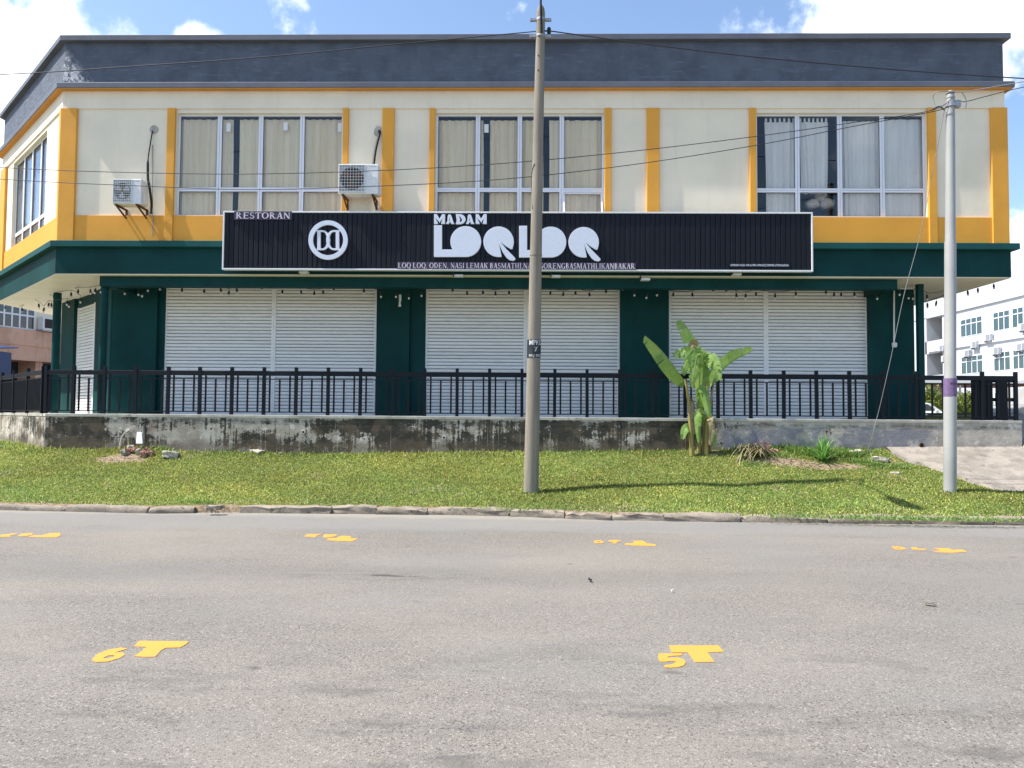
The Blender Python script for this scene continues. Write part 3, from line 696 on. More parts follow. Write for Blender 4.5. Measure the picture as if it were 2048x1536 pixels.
curtain(TF, fx(1684), fx(1763), 5.9, 8.18, 'whitecloth', 'white pleated curtain in the third pane of the rightmost front window', 7, seed=8)
curtain(TF, fx(1768), fx(1850), 5.9, 8.22, 'whitecloth', 'smooth white curtain, rightmost in the rightmost front window', 3, .02, seed=9)
curtain(TC, cwl+.05, cwr-.05, 5.6, 7.6, 'greycloth', 'grey curtain across the angled corner window', 22, .05, seed=10)
def pillow():
    root = thing('cloth_bundle', 'pale bundle of cushions piled inside the rightmost front window', 'cushion', (6.0, WU+.6, 5.9))
    for k, (px, r) in enumerate(((1625, .16), (1655, .17), (1640, .15))):
        c = at(px, 408+(-14 if k == 2 else 0), WU+.55); bm = bmesh.new(); bmesh.ops.create_icosphere(bm, subdivisions=3, radius=r)
        for v in bm.verts: v.co.z *= .75; v.co *= 1+.1*math.sin(v.co.x*31+v.co.z*24+k)
        me = bpy.data.meshes.new('cushion'); bm.to_mesh(me); bm.free(); me.materials.append(MT['whitecloth']); [setattr(p, 'use_smooth', True) for p in me.polygons]
        inst('cushion', me, root, c)
pillow()
for w_, px, py in ((win1, 457, 254), (win1, 571, 252), (win1, 680, 254), (win2, 973, 256)):
    c = at(px, py, WU+.09); MB().box(c.x-.05, c.x+.045, WU+.098, WU+.104, c.z-.10, c.z+.09).build('paper_tag', 'white', w_)

# ground floor
def gx(px, y=WG): return at(px, 700, y).x
GX0 = KX+.4142*1.25
ZH = 4.655
for a, b, p in ((GX0, gx(312), .0), (gx(312), gx(325), .10), (gx(752.5), gx(818), .0), (gx(818), gx(849.5), .09), (gx(1240.5), gx(1337.5), .0), (gx(1738.5), gx(1829), .0)):
    MB().box(a, b, 1.25+p, 1.50, ZT-.02, ZH, TF).build('ground_wall', 'green', bld)
MB().box(gx(325), gx(1738.5), 1.36, 1.5, 4.63, ZH, TF).build('shutter_lintel', 'green', bld)
GR = gx(1829)
MB().box(GR-.2, GR, WG+.25, 33.8, ZT-.02, ZH).build('ground_side_wall', 'green', bld)
bx0, bx1 = at(199, 560, 16.85).x, at(1795, 560, 16.85).x
MB().box(bx0, bx1, 16.85, 17.1, 4.422, 4.65).build('drop_beam', 'green', bld, bevel=.006)
MB().box(bx1-.24, bx1, 17.1, 17.99, 4.422, 4.65).build('drop_beam', 'green', bld)
MB().box(bx0, bx0+.24, 17.1, 17.97, 4.422, 4.65).build('drop_beam', 'green', bld)
# roller shutters, every slat a piece
def slat_mesh():
    prof = [(.018, 0), (-.004, .005), (-.011, .018), (-.016, .036), (-.013, .054), (-.004, .068), (.018, .070)]
    vs = [(x, y, z) for x in (-.5, .5) for y, z in prof]; n = len(prof); fs = [(i, i+1, n+i+1, n+i) for i in range(n-1)]
    me = bpy.data.meshes.new('slat'); me.from_pydata(vs, [], fs); me.materials.append(MT['shutter']); [setattr(p, 'use_smooth', True) for p in me.polygons]; return me
SLAT = slat_mesh(); PITCH = .081
def shutter(T, x0, x1, z0, z1, yl, rot):
    g = .05
    sh = MB().box(x0+g, x1-g, yl+.02, yl+.05, z0, z1, T).build('roller_shutter', 'gap_shade', bld)  # backing sheet, coloured dark so the slat gaps look shaded
    for a, b in ((x0, x0+g), (x1-g, x1)): MB().box(a, b, yl-.035, yl+.06, z0, z1, T).build('guide_rail', 'shutter', sh, bevel=.004)
    MB().box(x0+g, x1-g, yl-.02, yl+.015, z0, z0+.075, T).build('bottom_bar', 'shutter', sh)
    z = z0+.078; xm = (x0+x1)/2; k = 0
    while z < z1-.02:
        inst('slat', SLAT, sh, T(xm, yl+random.uniform(-.0015, .0015), z), (x1-x0-2*g, 1, 1), (random.uniform(-.012, .012), 0, rot)); z += PITCH; k += 1
for a, b in ((326, 545.5), (545.7, 752), (850, 1051), (1051.2, 1240), (1338, 1533), (1533.2, 1738)):
    shutter(TF, gx(a, WG+.1), gx(b, WG+.1), ZT-.01, 4.645, 1.40, 0)
# angled corner at street level
def cx(px): return atC(px, 700, 1.25)[0]
c_far = cx(104)
xl = GX0; s0 = .4142*-1.25
for a, b in ((cx(188.5), s0-.0), (cx(121), cx(146))): MB().box(a, b, 1.25, 1.5, ZT-.02, ZH, TC).build('ground_wall', 'green', bld)
MB().box(cx(146), cx(188.5), 1.32, 1.5, 4.40, ZH, TC).build('shutter_lintel', 'green', bld)
shutter(TC, cx(146.3), cx(180), ZT-.01, 4.45, 1.36, -math.pi/4)
shutter(TC, cx(180.2), cx(188.3), ZT-.01, 4.45, 1.36, -math.pi/4)
gl = Vector(TC(cx(121), 1.25, 0))
MB().box(gl.x-.02, gl.x+.2, gl.y+.2, 33.8, ZT-.02, ZH).build('ground_side_wall', 'green', bld)
# round columns and the square steel post
def column(px, py, Y, r, z1=4.65, mat='green'):
    c = at(px, py, Y); MB().lathe([(r, ZT-.01), (r, z1)], (c.x, Y, 0), 20).build('column', mat, bld, smooth=True)
column(206, 690, 17.02, .078); column(112, 690, 19.3, .095)
c = at(1841, 700, 17.5); MB().box(c.x-.065, c.x+.065, 17.44, 17.57, ZT-.01, 4.65).build('post', 'green', bld, bevel=.006)
c = at(215.5, 690, 17.6); MB().lathe([(.03, ZT), (.03, 4.65)], (c.x, 17.7, 0), 10).build('downpipe', 'green_lip', bld, smooth=True)
# side walkway beams and cream panel ends
MB().box(GR+.01, RX-.1, 21.0, 21.2, 4.35, 4.65).build('walkway_beam', 'soffit', bld)
MB().box(GR+.01, RX-.1, 26.0, 26.2, 4.35, 4.65).build('walkway_beam', 'soffit', bld)
# conduit and socket box on the right pillar
c = at(1788, 690, WG-.03)
cd = MB().tube([at(1788, 577, WG-.03), (c.x, WG-.03, c.z)], .020, 8).tube([at(1788, 577, WG-.03), at(1826, 577, WG-.03)], .020, 8).build('conduit', 'white', bld, smooth=True)
MB().lathe([(.045, -.06), (.062, -.03), (.062, .04), (.04, .06)], (c.x, WG-.05, c.z), 8).build('junction_box', 'white', bld, bevel=.006)
# torn notice on the green pillar
q = at(800, 602, WG-.006); MB().add([(q.x-.03, q.y, q.z+.15), (q.x+.03, q.y-.02, q.z+.155), (q.x+.035, q.y-.005, q.z+.03), (q.x+.02, q.y-.02, q.z-.06), (q.x+.03, q.y, q.z-.13), (q.x-.035, q.y-.015, q.z-.14), (q.x-.025, q.y, q.z)], [(0, 1, 2, 6), (6, 2, 3), (6, 3, 4, 5)]).build('torn_notice', 'white', bld)
# thin drain pipe under the first condenser
p0, p1 = at(305, 290, WU-.03), at(305, 474, WU-.06); MB().tube([p0, p1], .011, 6).build('drain_hose', 'cable_grey', bld)

# ------------------------------------------------------------------ plinth
def plinth():
    root = thing('plinth_wall', 'low stained concrete plinth wall with blotchy black algae under the railing', 'wall', (0, 17, .8))
    o = .18
    A = offset(o); A = [Vector((A[0].x-1.0, 33, 0)), Vector((A[1].x-1.0, A[1].y-.9+.9, 0)), A[2], Vector((at(2044, 870, PLY).x, PLY, 0)), Vector((at(2044, 870, PLY).x, 33, 0))]
    K2 = A[2]; A[1] = Vector((K2.x-9, K2.y+9, 0)); A[0] = Vector((K2.x-9, 33, 0))
    bm = MB().prism([(p.x, p.y) for p in A], lambda u, v, d: (u, v, d), .3, ZT-.07).build('wall_face', 'plinth', root)
    A2 = [Vector((p.x, p.y, 0)) for p in A]; e = .012; A2[1] += Vector((-e, -e, 0)); A2[2] += Vector((-e*.41, -e, 0)); A2[3] += Vector((e, -e, 0)); A2[0].x -= e; A2[4].x += e
    MB().prism([(p.x, p.y) for p in A2], lambda u, v, d: (u, v, d), ZT-.07, ZT-.006).build('lip', 'lip', root, bevel=.008)
    A3 = [Vector((A[0].x+.3, A[0].y-.2, 0)), Vector((A[1].x+.3, A[1].y, 0)), Vector((K2.x+.1, PLY+.25, 0)), Vector((A[3].x-.25, PLY+.25, 0)), Vector((A[4].x-.25, 32.8, 0))]
    MB().prism([(p.x, p.y) for p in A3], lambda u, v, d: (u, v, d), ZT-.006, ZT).build('floor', 'floor', root)
    for px, py, r in ((607, 864, .036), (888, 875, .036), (257, 863, .042), (1842, 890, .045), (740, 868, .02)):
        c = at(px, py, PLY); m = MB(); n = 14
        for k in range(n):
            a0, a1 = 6.2832*k/n, 6.2832*(k+1)/n
            V = [(c.x+rr*math.cos(a), PLY-yy, c.z+rr*math.sin(a)) for a in (a0, a1) for rr, yy in ((r, -.02), (r, .035), (r*.78, .035), (r*.78, -.02))]
            m.add(V, [(0, 1, 5, 4), (1, 2, 6, 5), (2, 3, 7, 6)])
        d = m.build('drain_pipe', 'white' if px != 1842 else 'rust', root, smooth=True)
        MB().add([(c.x+r*.78*math.cos(6.2832*k/n), PLY-.004, c.z+r*.78*math.sin(6.2832*k/n)) for k in range(n)], [tuple(range(n))]).build('pipe_bore', 'black', d)
plinth()

# ------------------------------------------------------------------ railings
def unit_box(name, w, d, h, mat):
    return MB().box(-w/2, w/2, -d/2, d/2, 0, h).mesh(name, MT[mat])
RY = 16.66
zt0, zt1 = 2.435, 2.535; zm = 2.362; zb = 1.655; zp = 2.622
POST = unit_box('post', .066, .066, zp-ZT+.005, 'rail'); BAL_F = unit_box('baluster', .036, .022, zt0-zb, 'rail'); BAL_M = unit_box('baluster', .036, .022, zm-zb, 'rail')
def railing(label, T, x0, x1, ps, dense=None, first=True):
    root = thing('railing', label, 'railing', T(x0, 0, ZT), 'black railings around the plinth')
    MB().box(x0, x1, -.027, .027, zt0, zt1, T).build('top_rail', 'rail', root, bevel=.006)
    MB().box(x0, x1, -.014, .014, zm-.012, zm+.010, T).build('middle_rail', 'rail', root)
    MB().box(x0, x1, -.016, .016, zb-.022, zb, T).build('bottom_rail', 'rail', root)
    a = T(1, 0, 0); b = T(0, 0, 0); rz = math.atan2(a[1]-b[1], a[0]-b[0])
    for i, p in enumerate(ps): inst('post', POST, root, T(p, 0, ZT-.004), rot=(random.uniform(-.006, .006), random.uniform(-.006, .006), rz))
    for p, q in zip(ps, ps[1:]):
        if dense:
            k = int(round((q-p)/dense))
            for j in range(1, k): inst('baluster', BAL_M, root, T(p+(q-p)*j/k, 0, zb-.002), rot=(0, 0, rz))
        else:
            for fr, me in ((.18, BAL_F), (.49, BAL_M), (.81, BAL_F)): inst('baluster', me, root, T(p+(q-p)*fr, random.uniform(-.002, .002), zb-.002), rot=(0, 0, rz))
rp = [at(x, 780, RY).x for x in (92, 147, 208.5, 271)]
x_a, x_b = at(336, 780, RY).x, at(2031, 780, RY).x
npst = 27
rp += [x_a+(x_b-x_a)*i/(npst-1) for i in range(npst)]
TRF = lambda x, y, z: (x, RY+y, z)
railing('long black metal railing along the front edge of the plinth', TRF, rp[0]-.04, rp[-1]+.033, rp)
kx = rp[0]-.06
TRC = lambda x, y, z: (kx+S2*(x+y), RY+S2*(-x+y), z)
railing('black railing with dense bars on the angled left side of the plinth', TRC, -8.4, -.06, [-8.3+1.37*i for i in range(7)], dense=.105)
def panels():
    root = thing('folded_gate', 'black folded gate panels standing behind the right end of the railing', 'gate', (10, 17.2, ZT))
    for a, b, yo in ((1944, 1962, .0), (1966, 1986, .08), (1993, 2016, .03)):
        p, q = at(a, 800, 17.1+yo), at(b, 800, 17.1+yo); MB().box(p.x, q.x, 17.1+yo, 17.14+yo, ZT, 2.48).build('panel', 'rail', root, bevel=.005)
    p, q = at(1943, 800, 17.2), at(2030, 800, 17.2); MB().box(p.x, q.x, 17.19, 17.22, 2.42, 2.50).box(p.x, q.x, 17.19, 17.22, ZT+.03, ZT+.09).box(p.x, q.x, 17.19, 17.22, 2.0, 2.08).build('gate_frame', 'rail', root)
panels()

# ------------------------------------------------------------------ signboard
SY = 16.36
def sp(px, py, Y=SY): p = at(px, py, Y); return (p.x, p.z)
def TS(u, v, d): return (u, d, v)
sign = thing('shop_signboard', 'long black slatted signboard with white frame and raised white lettering', 'signboard', (0, SY, 4.9))
sx0, sz1 = sp(447, 420.5); sx1, _ = sp(1625, 424); sz0 = sp(1000, 541.5)[1]; sz1 = sp(1000, 423.5)[1]
MB().box(sx0+.02, sx1-.02, SY+.03, SY+.10, sz0+.02, sz1-.02).build('backing', 'sign', sign)
ft = .032
m = MB().box(sx0, sx1, SY-.02, SY+.11, sz1-ft, sz1).box(sx0, sx1, SY-.02, SY+.11, sz0, sz0+ft).box(sx0, sx0+ft, SY-.02, SY+.11, sz0+ft, sz1-ft).box(sx1-ft, sx1, SY-.02, SY+.11, sz0+ft, sz1-ft); m.build('frame', 'signframe', sign, bevel=.004)
ns = 118; sw = (sx1-sx0-2*ft)/ns
SL = MB().add([(-.5, .02, 0), (-.5, .004, 0), (-.40, 0, 0), (.40, 0, 0), (.5, .004, 0), (.5, .02, 0), (-.5, .02, 1), (-.5, .004, 1), (-.40, 0, 1), (.40, 0, 1), (.5, .004, 1), (.5, .02, 1)], [(i, i+1, i+7, i+6) for i in range(5)]).mesh('slat', MT['sign'])
for i in range(ns): inst('slat', SL, sign, (sx0+ft+sw*(i+.5), SY+random.uniform(0, .003), sz0+ft), (sw-.014, 1, sz1-sz0-2*ft), (random.uniform(-.0004, .0004), 0, random.uniform(-.05, .05)))
def circ(cx_, cy_, r, a0=0, a1=360, n=48): return [(cx_+r*math.cos(math.radians(a0+(a1-a0)*k/n)), cy_+r*math.sin(math.radians(a0+(a1-a0)*k/n))) for k in range(n+(a1-a0 != 360))]
def pxpoly(pts, Y=SY-.05): return [sp(x, y, Y) for x, y in pts]
def letter(name, polys, mat='letter', d0=SY-.05, d1=SY+.001, bev=.004):
    m = MB()
    for k, pl in enumerate(polys):
        holes = []
        if isinstance(pl, tuple): pl, holes = pl[0], pl[1:]
        m.prism(pxpoly(pl), TS, d0+.0012*k, d1, [pxpoly(h) for h in holes])
    return m.build(name, mat, sign, bevel=bev)
# emblem
em = letter('emblem_ring', [(circ(656, 480, 39.3, n=64), circ(656, 480, 30.2, n=64))])
def dee(sgn, cx_):
    X = lambda x: cx_+sgn*x
    out = [(X(-13.5), 460), (X(0), 460)]+[(X(0+15.5*math.sin(math.radians(a))), 480-20*math.cos(math.radians(a))) for a in range(15, 180, 15)]+[(X(0), 500), (X(-13.5), 500), (X(-13.5), 498), (X(-10.5), 497), (X(-10.5), 463), (X(-13.5), 462)]
    hole = [(X(-3.8), 463.5), (X(1), 463.5)]+[(X(1+8.2*math.sin(math.radians(a))), 480-16.5*math.cos(math.radians(a))) for a in range(20, 180, 20)]+[(X(1), 496.5), (X(-3.8), 496.5)]
    return (out, hole)
letter('emblem_letter', [dee(1, 644.5)], d0=SY-.040); letter('emblem_letter', [dee(-1, 667.5)], d0=SY-.044)
# LOQ LOQ
def LO(dx, dy):
    c = (931.5+dx, 483+dy); r = 30.8
    arc = [(c[0]+r*math.cos(math.radians(a)), c[1]+r*math.sin(math.radians(a))) for a in range(150, 451, 6)]
    return [(868+dx, 450.5+dy), (884+dx, 450.5+dy), (884+dx, 499+dy), (904.8+dx, 499+dy)]+arc+[(868+dx, 513.8+dy)]
def Q(dx, dy):
    Z = lambda x, y: (780+x/7.877+dx, 420+y/7.877+dy); c = (997.2+dx, 483.4+dy); r = 30.4
    arc = [(c[0]+r*math.cos(math.radians(a)), c[1]+r*math.sin(math.radians(a))) for a in np.linspace(28-6, 22-360+62, 56)]
    arc = [(c[0]+r*math.cos(math.radians(a)), c[1]+r*math.sin(math.radians(a))) for a in np.linspace(20, -276, 60)]
    return arc+[Z(1752, 742), Z(1758, 725), Z(1720, 533), Z(1775, 665), Z(1835, 752), Z(1890, 793), Z(1945, 800), Z(1976, 780), Z(1975, 760), Z(1930, 712), Z(1830, 612), Z(1745, 508), Z(1830, 572), Z(1905, 617), Z(1930, 610)]
for dx, dy in ((0, 0), (170.3, 1.1)):
    letter('letter', [LO(dx, dy)]); letter('letter', [Q(dx, dy)])
# MADAM, heavy display capitals
def MM(x0, w):
    Y0, Y1 = 428.3, 447.6; X = lambda f: x0+w*f
    return [[(X(0), Y0), (X(.26), Y0), (X(.50), 437.5), (X(.74), Y0), (X(1), Y0), (X(1), Y1), (X(.64), Y1), (X(.66), 445), (X(.80), 436.2), (X(.56), 442.8), (X(.50), 446), (X(.44), 442.8), (X(.10), 436.0), (X(.34), 445), (X(.36), Y1), (X(0), Y1)]]
def AA(x0, w):
    X = lambda f: x0+w*f
    out = [(X(.22), 431), (X(.36), 428.6), (X(.62), 429.5), (X(.78), 436), (X(.92), 444), (X(1.08), 447.6), (X(.62), 447.6), (X(.58), 444.2), (X(.40), 444.2), (X(.36), 447.6), (X(-.02), 447.6), (X(.16), 442)]
    return [(out, [(X(.36), 441.6), (X(.50), 441.6), (X(.46), 434.5)])]
def DD(x0, w):
    X = lambda f: x0+w*f
    out = [(X(0), 428.3)]+[(X(.42)+w*.58*math.sin(math.radians(a)), 438.3-9.9*math.cos(math.radians(a))) for a in range(0, 181, 15)]+[(X(0), 448.2), (X(.10), 441)]
    return [(out, [(X(.30), 431.5), (X(.52), 434.5), (X(.66), 439.5), (X(.56), 444.4), (X(.40), 443.4), (X(.46), 438)])]
for pl in (MM(868.2, 21.8), AA(892.3, 15.5), DD(911.5, 19.5), AA(932.2, 15.5), MM(951.5, 21.8)): letter('letter', pl, bev=.0025)

# carved serif capitals: stroke kit, unit cap height
def serif(ch):
    st, th, sv = .17, .07, .055          # stem, hairline, serif height
    P = []; 
    def bar(x, y0=0, y1=1, w=st, s0=True, s1=True):
        P.append([(x, y0), (x+w, y0), (x+w, y1), (x, y1)])
        if s0: P.append([(x-.08, y0), (x+w+.08, y0), (x+w+.02, y0+sv), (x-.02, y0+sv)])
        if s1: P.append([(x-.08, y1), (x+w+.08, y1), (x+w+.02, y1-sv), (x-.02, y1-sv)])
    def hor(x0, x1, y, w=th): P.append([(x0, y-w/2), (x1, y-w/2), (x1, y+w/2), (x0, y+w/2)])
    def dia(x0, y0, x1, y1, w): P.append([(x0, y0), (x0+w, y0), (x1+w, y1), (x1, y1)])
    def bowl(cx_, cy_, rx, ry, a0, a1, wx=st, wy=th, n=18):
        for k in range(n):
            q = []
            for a in (a0+(a1-a0)*k/n, a0+(a1-a0)*(k+1)/n):
                a = math.radians(a); q.append(((cx_+rx*math.cos(a), cy_+ry*math.sin(a)), (cx_+(rx-wx)*math.cos(a), cy_+(ry-wy)*math.sin(a))))
            P.append([q[0][0], q[1][0], q[1][1], q[0][1]])
    w = .8
    if ch == 'R': bar(.1); bowl(.27, .74, .40, .26, -90, 90); dia(.30, .50, .66, 0, .20); hor(.62, .98, .03, .06); w = .98
    elif ch == 'B': bar(.1); bowl(.27, .76, .34, .24, -90, 90); bowl(.27, .27, .42, .27, -90, 90); w = .80
    elif ch == 'D': bar(.1); bowl(.27, .5, .60, .5, -90, 90); w = .98
    elif ch == 'E': bar(.1); hor(.2, .74, .965); hor(.2, .62, .52); hor(.2, .78, .035); P += [[(.70, .93), (.76, .80), (.77, 1), (.70, 1)], [(.74, 0), (.80, .2), (.72, .07)], [(.60, .42), (.64, .42), (.64, .62), (.60, .62)]]; w = .88
    elif ch == 'L': bar(.1); hor(.2, .72, .035); P.append([(.66, .07), (.72, 0), (.78, .24)]); w = .84
    elif ch == 'T': bar(.34, s1=False); hor(.02, .84, .965); P += [[(.02, 1), (.07, 1), (.05, .78), (.0, .78)], [(.79, 1), (.84, 1), (.87, .78), (.81, .78)]]; w = .88
    elif ch == 'I': bar(.12); w = .42
    elif ch == 'H': bar(.1); bar(.64); hor(.2, .7, .5); w = .96
    elif ch == 'N': bar(.12, w=th); bar(.78, w=th, s0=False); dia(.06, 1, .70, 0, .2); w = .98
    elif ch == 'M': bar(.10, w=th); bar(.92, w=st); dia(.10, 1, .50, .04, .16); dia(.55, .04, .90, 1, th); w = 1.24
    elif ch == 'A': dia(.06, 0, .42, 1, th); dia(.62, 0, .36, 1, .19); hor(.2, .66, .33); hor(-.02, .24, .03, .055); hor(.54, .92, .03, .055); w = .90
    elif ch == 'K': bar(.1); dia(.27, .42, .68, 1, th); dia(.66, 0, .30, .58, .2); hor(.56, .94, .03, .055); hor(.58, .86, .97, .055); w = .96
    elif ch in 'OQ': 
        bowl(.50, .5, .48, .52, 0, 360, n=30); w = 1.02
        if ch == 'Q': P.append([(.50, .06), (.62, .10), (1.05, -.20), (.86, -.20)])
    elif ch == 'G': bowl(.50, .5, .48, .52, 40, 325, n=26); bar(.68, 0.02, .42, st, False, True); w = .96
    elif ch == 'S': bowl(.34, .745, .28, .275, 20, 265, .12, .075); bowl(.34, .26, .32, .28, -160, 85, .13, .075); w = .72
    elif ch == ',': P.append([(.06, .12), (.2, .14), (.22, .0), (.06, -.2), (.12, 0)]); w = .34
    return P, w
def serif_text(text, px0, px1, py0, py1, d0, plate, parent):
    adv = 0; items = []
    for ch in text:
        if ch == ' ': adv += .38; continue
        P, w = serif(ch); items.append((P, adv)); adv += w+.06
    a, b = sp(px0, py1, d0), sp(px1, py0, d0); sx = (b[0]-a[0])/adv; sz = b[1]-a[1]
    for P, o in items:
        m = MB()
        for k, pl in enumerate(P): m.prism([(a[0]+(x+o)*sx, a[1]+y*sz) for x, y in pl], TS, d0-.0004*k, d0+.012)
        m.build('letter', 'lavender', parent)
def plate(px0, px1, py0, py1, name='name_plate', mat='plum'):
    a, b = sp(px0, py1, SY-.02), sp(px1, py0, SY-.02); return MB().box(a[0], b[0], SY-.02, SY+.002, a[1], b[1]).build(name, mat, sign)
pl1 = plate(468, 584, 422.5, 439.5); serif_text('RESTORAN', 471.5, 581.5, 425, 437, SY-.034, None, pl1)
pl2 = plate(794, 1272, 525.5, 538); serif_text('LOQ LOQ, ODEN, NASI LEMAK BASMATHI,NASI GORENGBASMATHI,IKANBAKAR', 796, 1271, 527, 536, SY-.034, None, pl2)
def font_text(name, txt, T, size, mat, parent, width=None, extr=.003, bold=.0):
    cu = bpy.data.curves.new('txt', 'FONT'); cu.body = txt; cu.size = size; cu.align_x = 'CENTER'; cu.align_y = 'CENTER'; cu.resolution_u = 2; cu.offset = bold
    ob = bpy.data.objects.new('txt', cu); col.objects.link(ob); dg = bpy.context.evaluated_depsgraph_get(); me = ob.evaluated_get(dg).to_mesh()
    vs = [tuple(v.co) for v in me.vertices]; fs = [tuple(p.vertices) for p in me.polygons]; ob.evaluated_get(dg).to_mesh_clear(); bpy.data.objects.remove(ob); bpy.data.curves.remove(cu)
    xs = [v[0] for v in vs]; k = (width/(max(xs)-min(xs))) if width else 1; c_ = (max(xs)+min(xs))/2
    return MB().add([T((v[0]-c_)*k, v[1]) for v in vs], fs).build(name, mat, parent)
c = sp(1519, 530.8, SY-.012); wdt = sp(1577, 530, SY-.012)[0]-sp(1461, 530, SY-.012)[0]
pl3 = plate(1457, 1581, 527.3, 534.5, mat='sign')
font_text('lettering', 'DIMILIKI OLEH: MR & MRS APINAZZ EMPIRE (IT003620554)', lambda u, v: (c[0]+u, SY-.023, c[1]+v), .062, 'letter', pl3, wdt, bold=.0006)
for px, py in ((609, 541), (1112, 549), (1290, 555), (1472, 545), (918, 548)):
    q = at(px, py+4, SY+.25)
    l = MB().box(q.x-.10, q.x+.10, SY+.16, SY+.30, q.z-.03, q.z+.02).build('floodlight', 'white', sign, bevel=.008)
    MB().box(q.x-.12, q.x-.105, SY+.1, SY+.26, q.z-.02, q.z+.06).build('bracket', 'black', l)

# ------------------------------------------------------------------ air conditioners
def aircon(label, x0, x1, y0, y1, txt=False):
    Y = WU-.46; a, b = at(x0, y1, Y), at(x1, y0, Y); X0, X1, Z0, Z1 = a.x, b.x, a.z, b.z; D = .29; Wd = X1-X0
    root = thing('air_conditioner', label, 'air conditioner', ((X0+X1)/2, WU-.3, Z0), 'condensers on the front wall')
    MB().box(X0, X1, Y, Y+D, Z0, Z1).build('casing', 'white', root, bevel=.012)
    gx0, gx1, gz0, gz1 = X0+.03*Wd, X0+.66*Wd, Z0+.07*(Z1-Z0), Z1-.05*(Z1-Z0)
    MB().box(gx0, gx1, Y-.008, Y-.004, gz0, gz1).build('fan_recess', 'steel', root)
    cx_, cz_, r = (gx0+gx1)/2, (gz0+gz1)/2, min(gx1-gx0, gz1-gz0)*.46
    MB().prism(circ(cx_, cz_, r, n=28), TS, Y-.012, Y-.009).build('fan_opening', 'black', root)
    m = MB()
    for k in range(3):
        a0 = 2.094*k; m.prism([(cx_+.03*math.cos(a0), cz_+.03*math.sin(a0))]+[(cx_+r*.9*math.cos(a0+t), cz_+r*.9*math.sin(a0+t)) for t in (0, .3, .6, .9)]+[(cx_+.04*math.cos(a0+1), cz_+.04*math.sin(a0+1))], TS, Y-.017, Y-.014)
    m.build('fan', 'rust' if txt else 'steel', root)
    g = MB(); t_ = .003; n = 9
    for k in range(n+1):
        x = gx0+(gx1-gx0)*k/n; g.box(x-t_, x+t_, Y-.026, Y-.020, gz0, gz1); z = gz0+(gz1-gz0)*k/n; g.box(gx0, gx1, Y-.032, Y-.027, z-t_, z+t_)
    g.build('grille', 'white', root)
    MB().box(gx0-.015, gx1+.015, Y-.022, Y-.001, gz1, gz1+.015).box(gx0-.015, gx1+.015, Y-.022, Y-.001, gz0-.015, gz0).box(gx0-.015, gx0, Y-.022, Y-.001, gz0, gz1).box(gx1, gx1+.015, Y-.022, Y-.001, gz0, gz1).build('grille_rim', 'white', root)
    if txt:
        for k in range(6):
            z = Z0+(Z1-Z0)*(.12+.09*k); MB().box(X0+.76*Wd, X0+.93*Wd, Y-.008, Y-.001, z, z+.012).build('louvre_rib', 'white', root)
    font_text('lettering', 'DAIKIN', lambda u, v: (X0+.83*Wd+u, Y-.004, Z1-.09*(Z1-Z0)+v), .05, 'cable_grey', root, .22*Wd)
    MB().box(X1+.001, X1+.03, Y+.08, Y+.26, Z0+.02, Z0+.25).build('valve_cover', 'white', root, bevel=.006)
    for f in (.12, .86):
        x = X0+Wd*f; MB().box(x-.02, x+.02, Y-.02, WU-.001, Z0-.035, Z0-.002).box(x-.02, x+.02, WU-.03, WU-.001, Z0-.22, Z0-.035).tube([(x, Y+.02, Z0-.03), (x, WU-.02, Z0-.20)], .020, 6).build('bracket', 'rust', root)
    return root, X0, X1, Z0, Z1, Y
r_, X0, X1, Z0, Z1, Y = aircon('smaller white condenser near the left corner of the facade', 225, 283, 358, 408)
h = [at(305, 262, WU-.03), at(301, 285, WU-.06), at(296, 320, WU-.10), (X1-.02, WU-.14, Z1+.10), (X1+.02, WU-.16, Z1-.05), (X1+.06, WU-.12, Z0+.15), (X1+.03, WU-.05, Z0+.02), (X1+.02, WU-.05, Z0-.10)]
MB().tube(catmull(h, 6), [.014]*13+[.028]*30, 8).build('insulated_pipe', 'black', r_, smooth=True)
q = at(308, 259, WU-.006); MB().lathe([(.0, 0)], (0, 0, 0), 3) ; MB().prism(circ(q.x, q.z, .095, n=20), TS, WU-.014, WU+.01).build('wall_patch', 'lip', r_)
r_, X0, X1, Z0, Z1, Y = aircon('larger white condenser with ribbed panel right of the leftmost front window', 676, 757, 328, 388, True)
q = at(757, 262, WU-.01)
MB().tube(catmull([(q.x+.02, WU-.02, q.z-.0), (q.x+.03, WU-.07, q.z-.10), at(751, 300, WU-.12), at(747, 330, WU-.2)], 6), .030, 8).build('insulated_pipe', 'black', r_, smooth=True)
MB().prism([(q.x-.10, q.z+.02), (q.x-.04, q.z+.12), (q.x+.05, q.z+.1), (q.x+.06, q.z-.06), (q.x-.02, q.z-.13), (q.x-.1, q.z-.08)], TS, WU-.02, WU+.01).build('wall_patch', 'lip', r_, bevel=.008)
MB().tube([at(757, 392, WU-.1), at(757, 416, WU-.08)], .010, 6).build('drain_hose', 'white', r_)

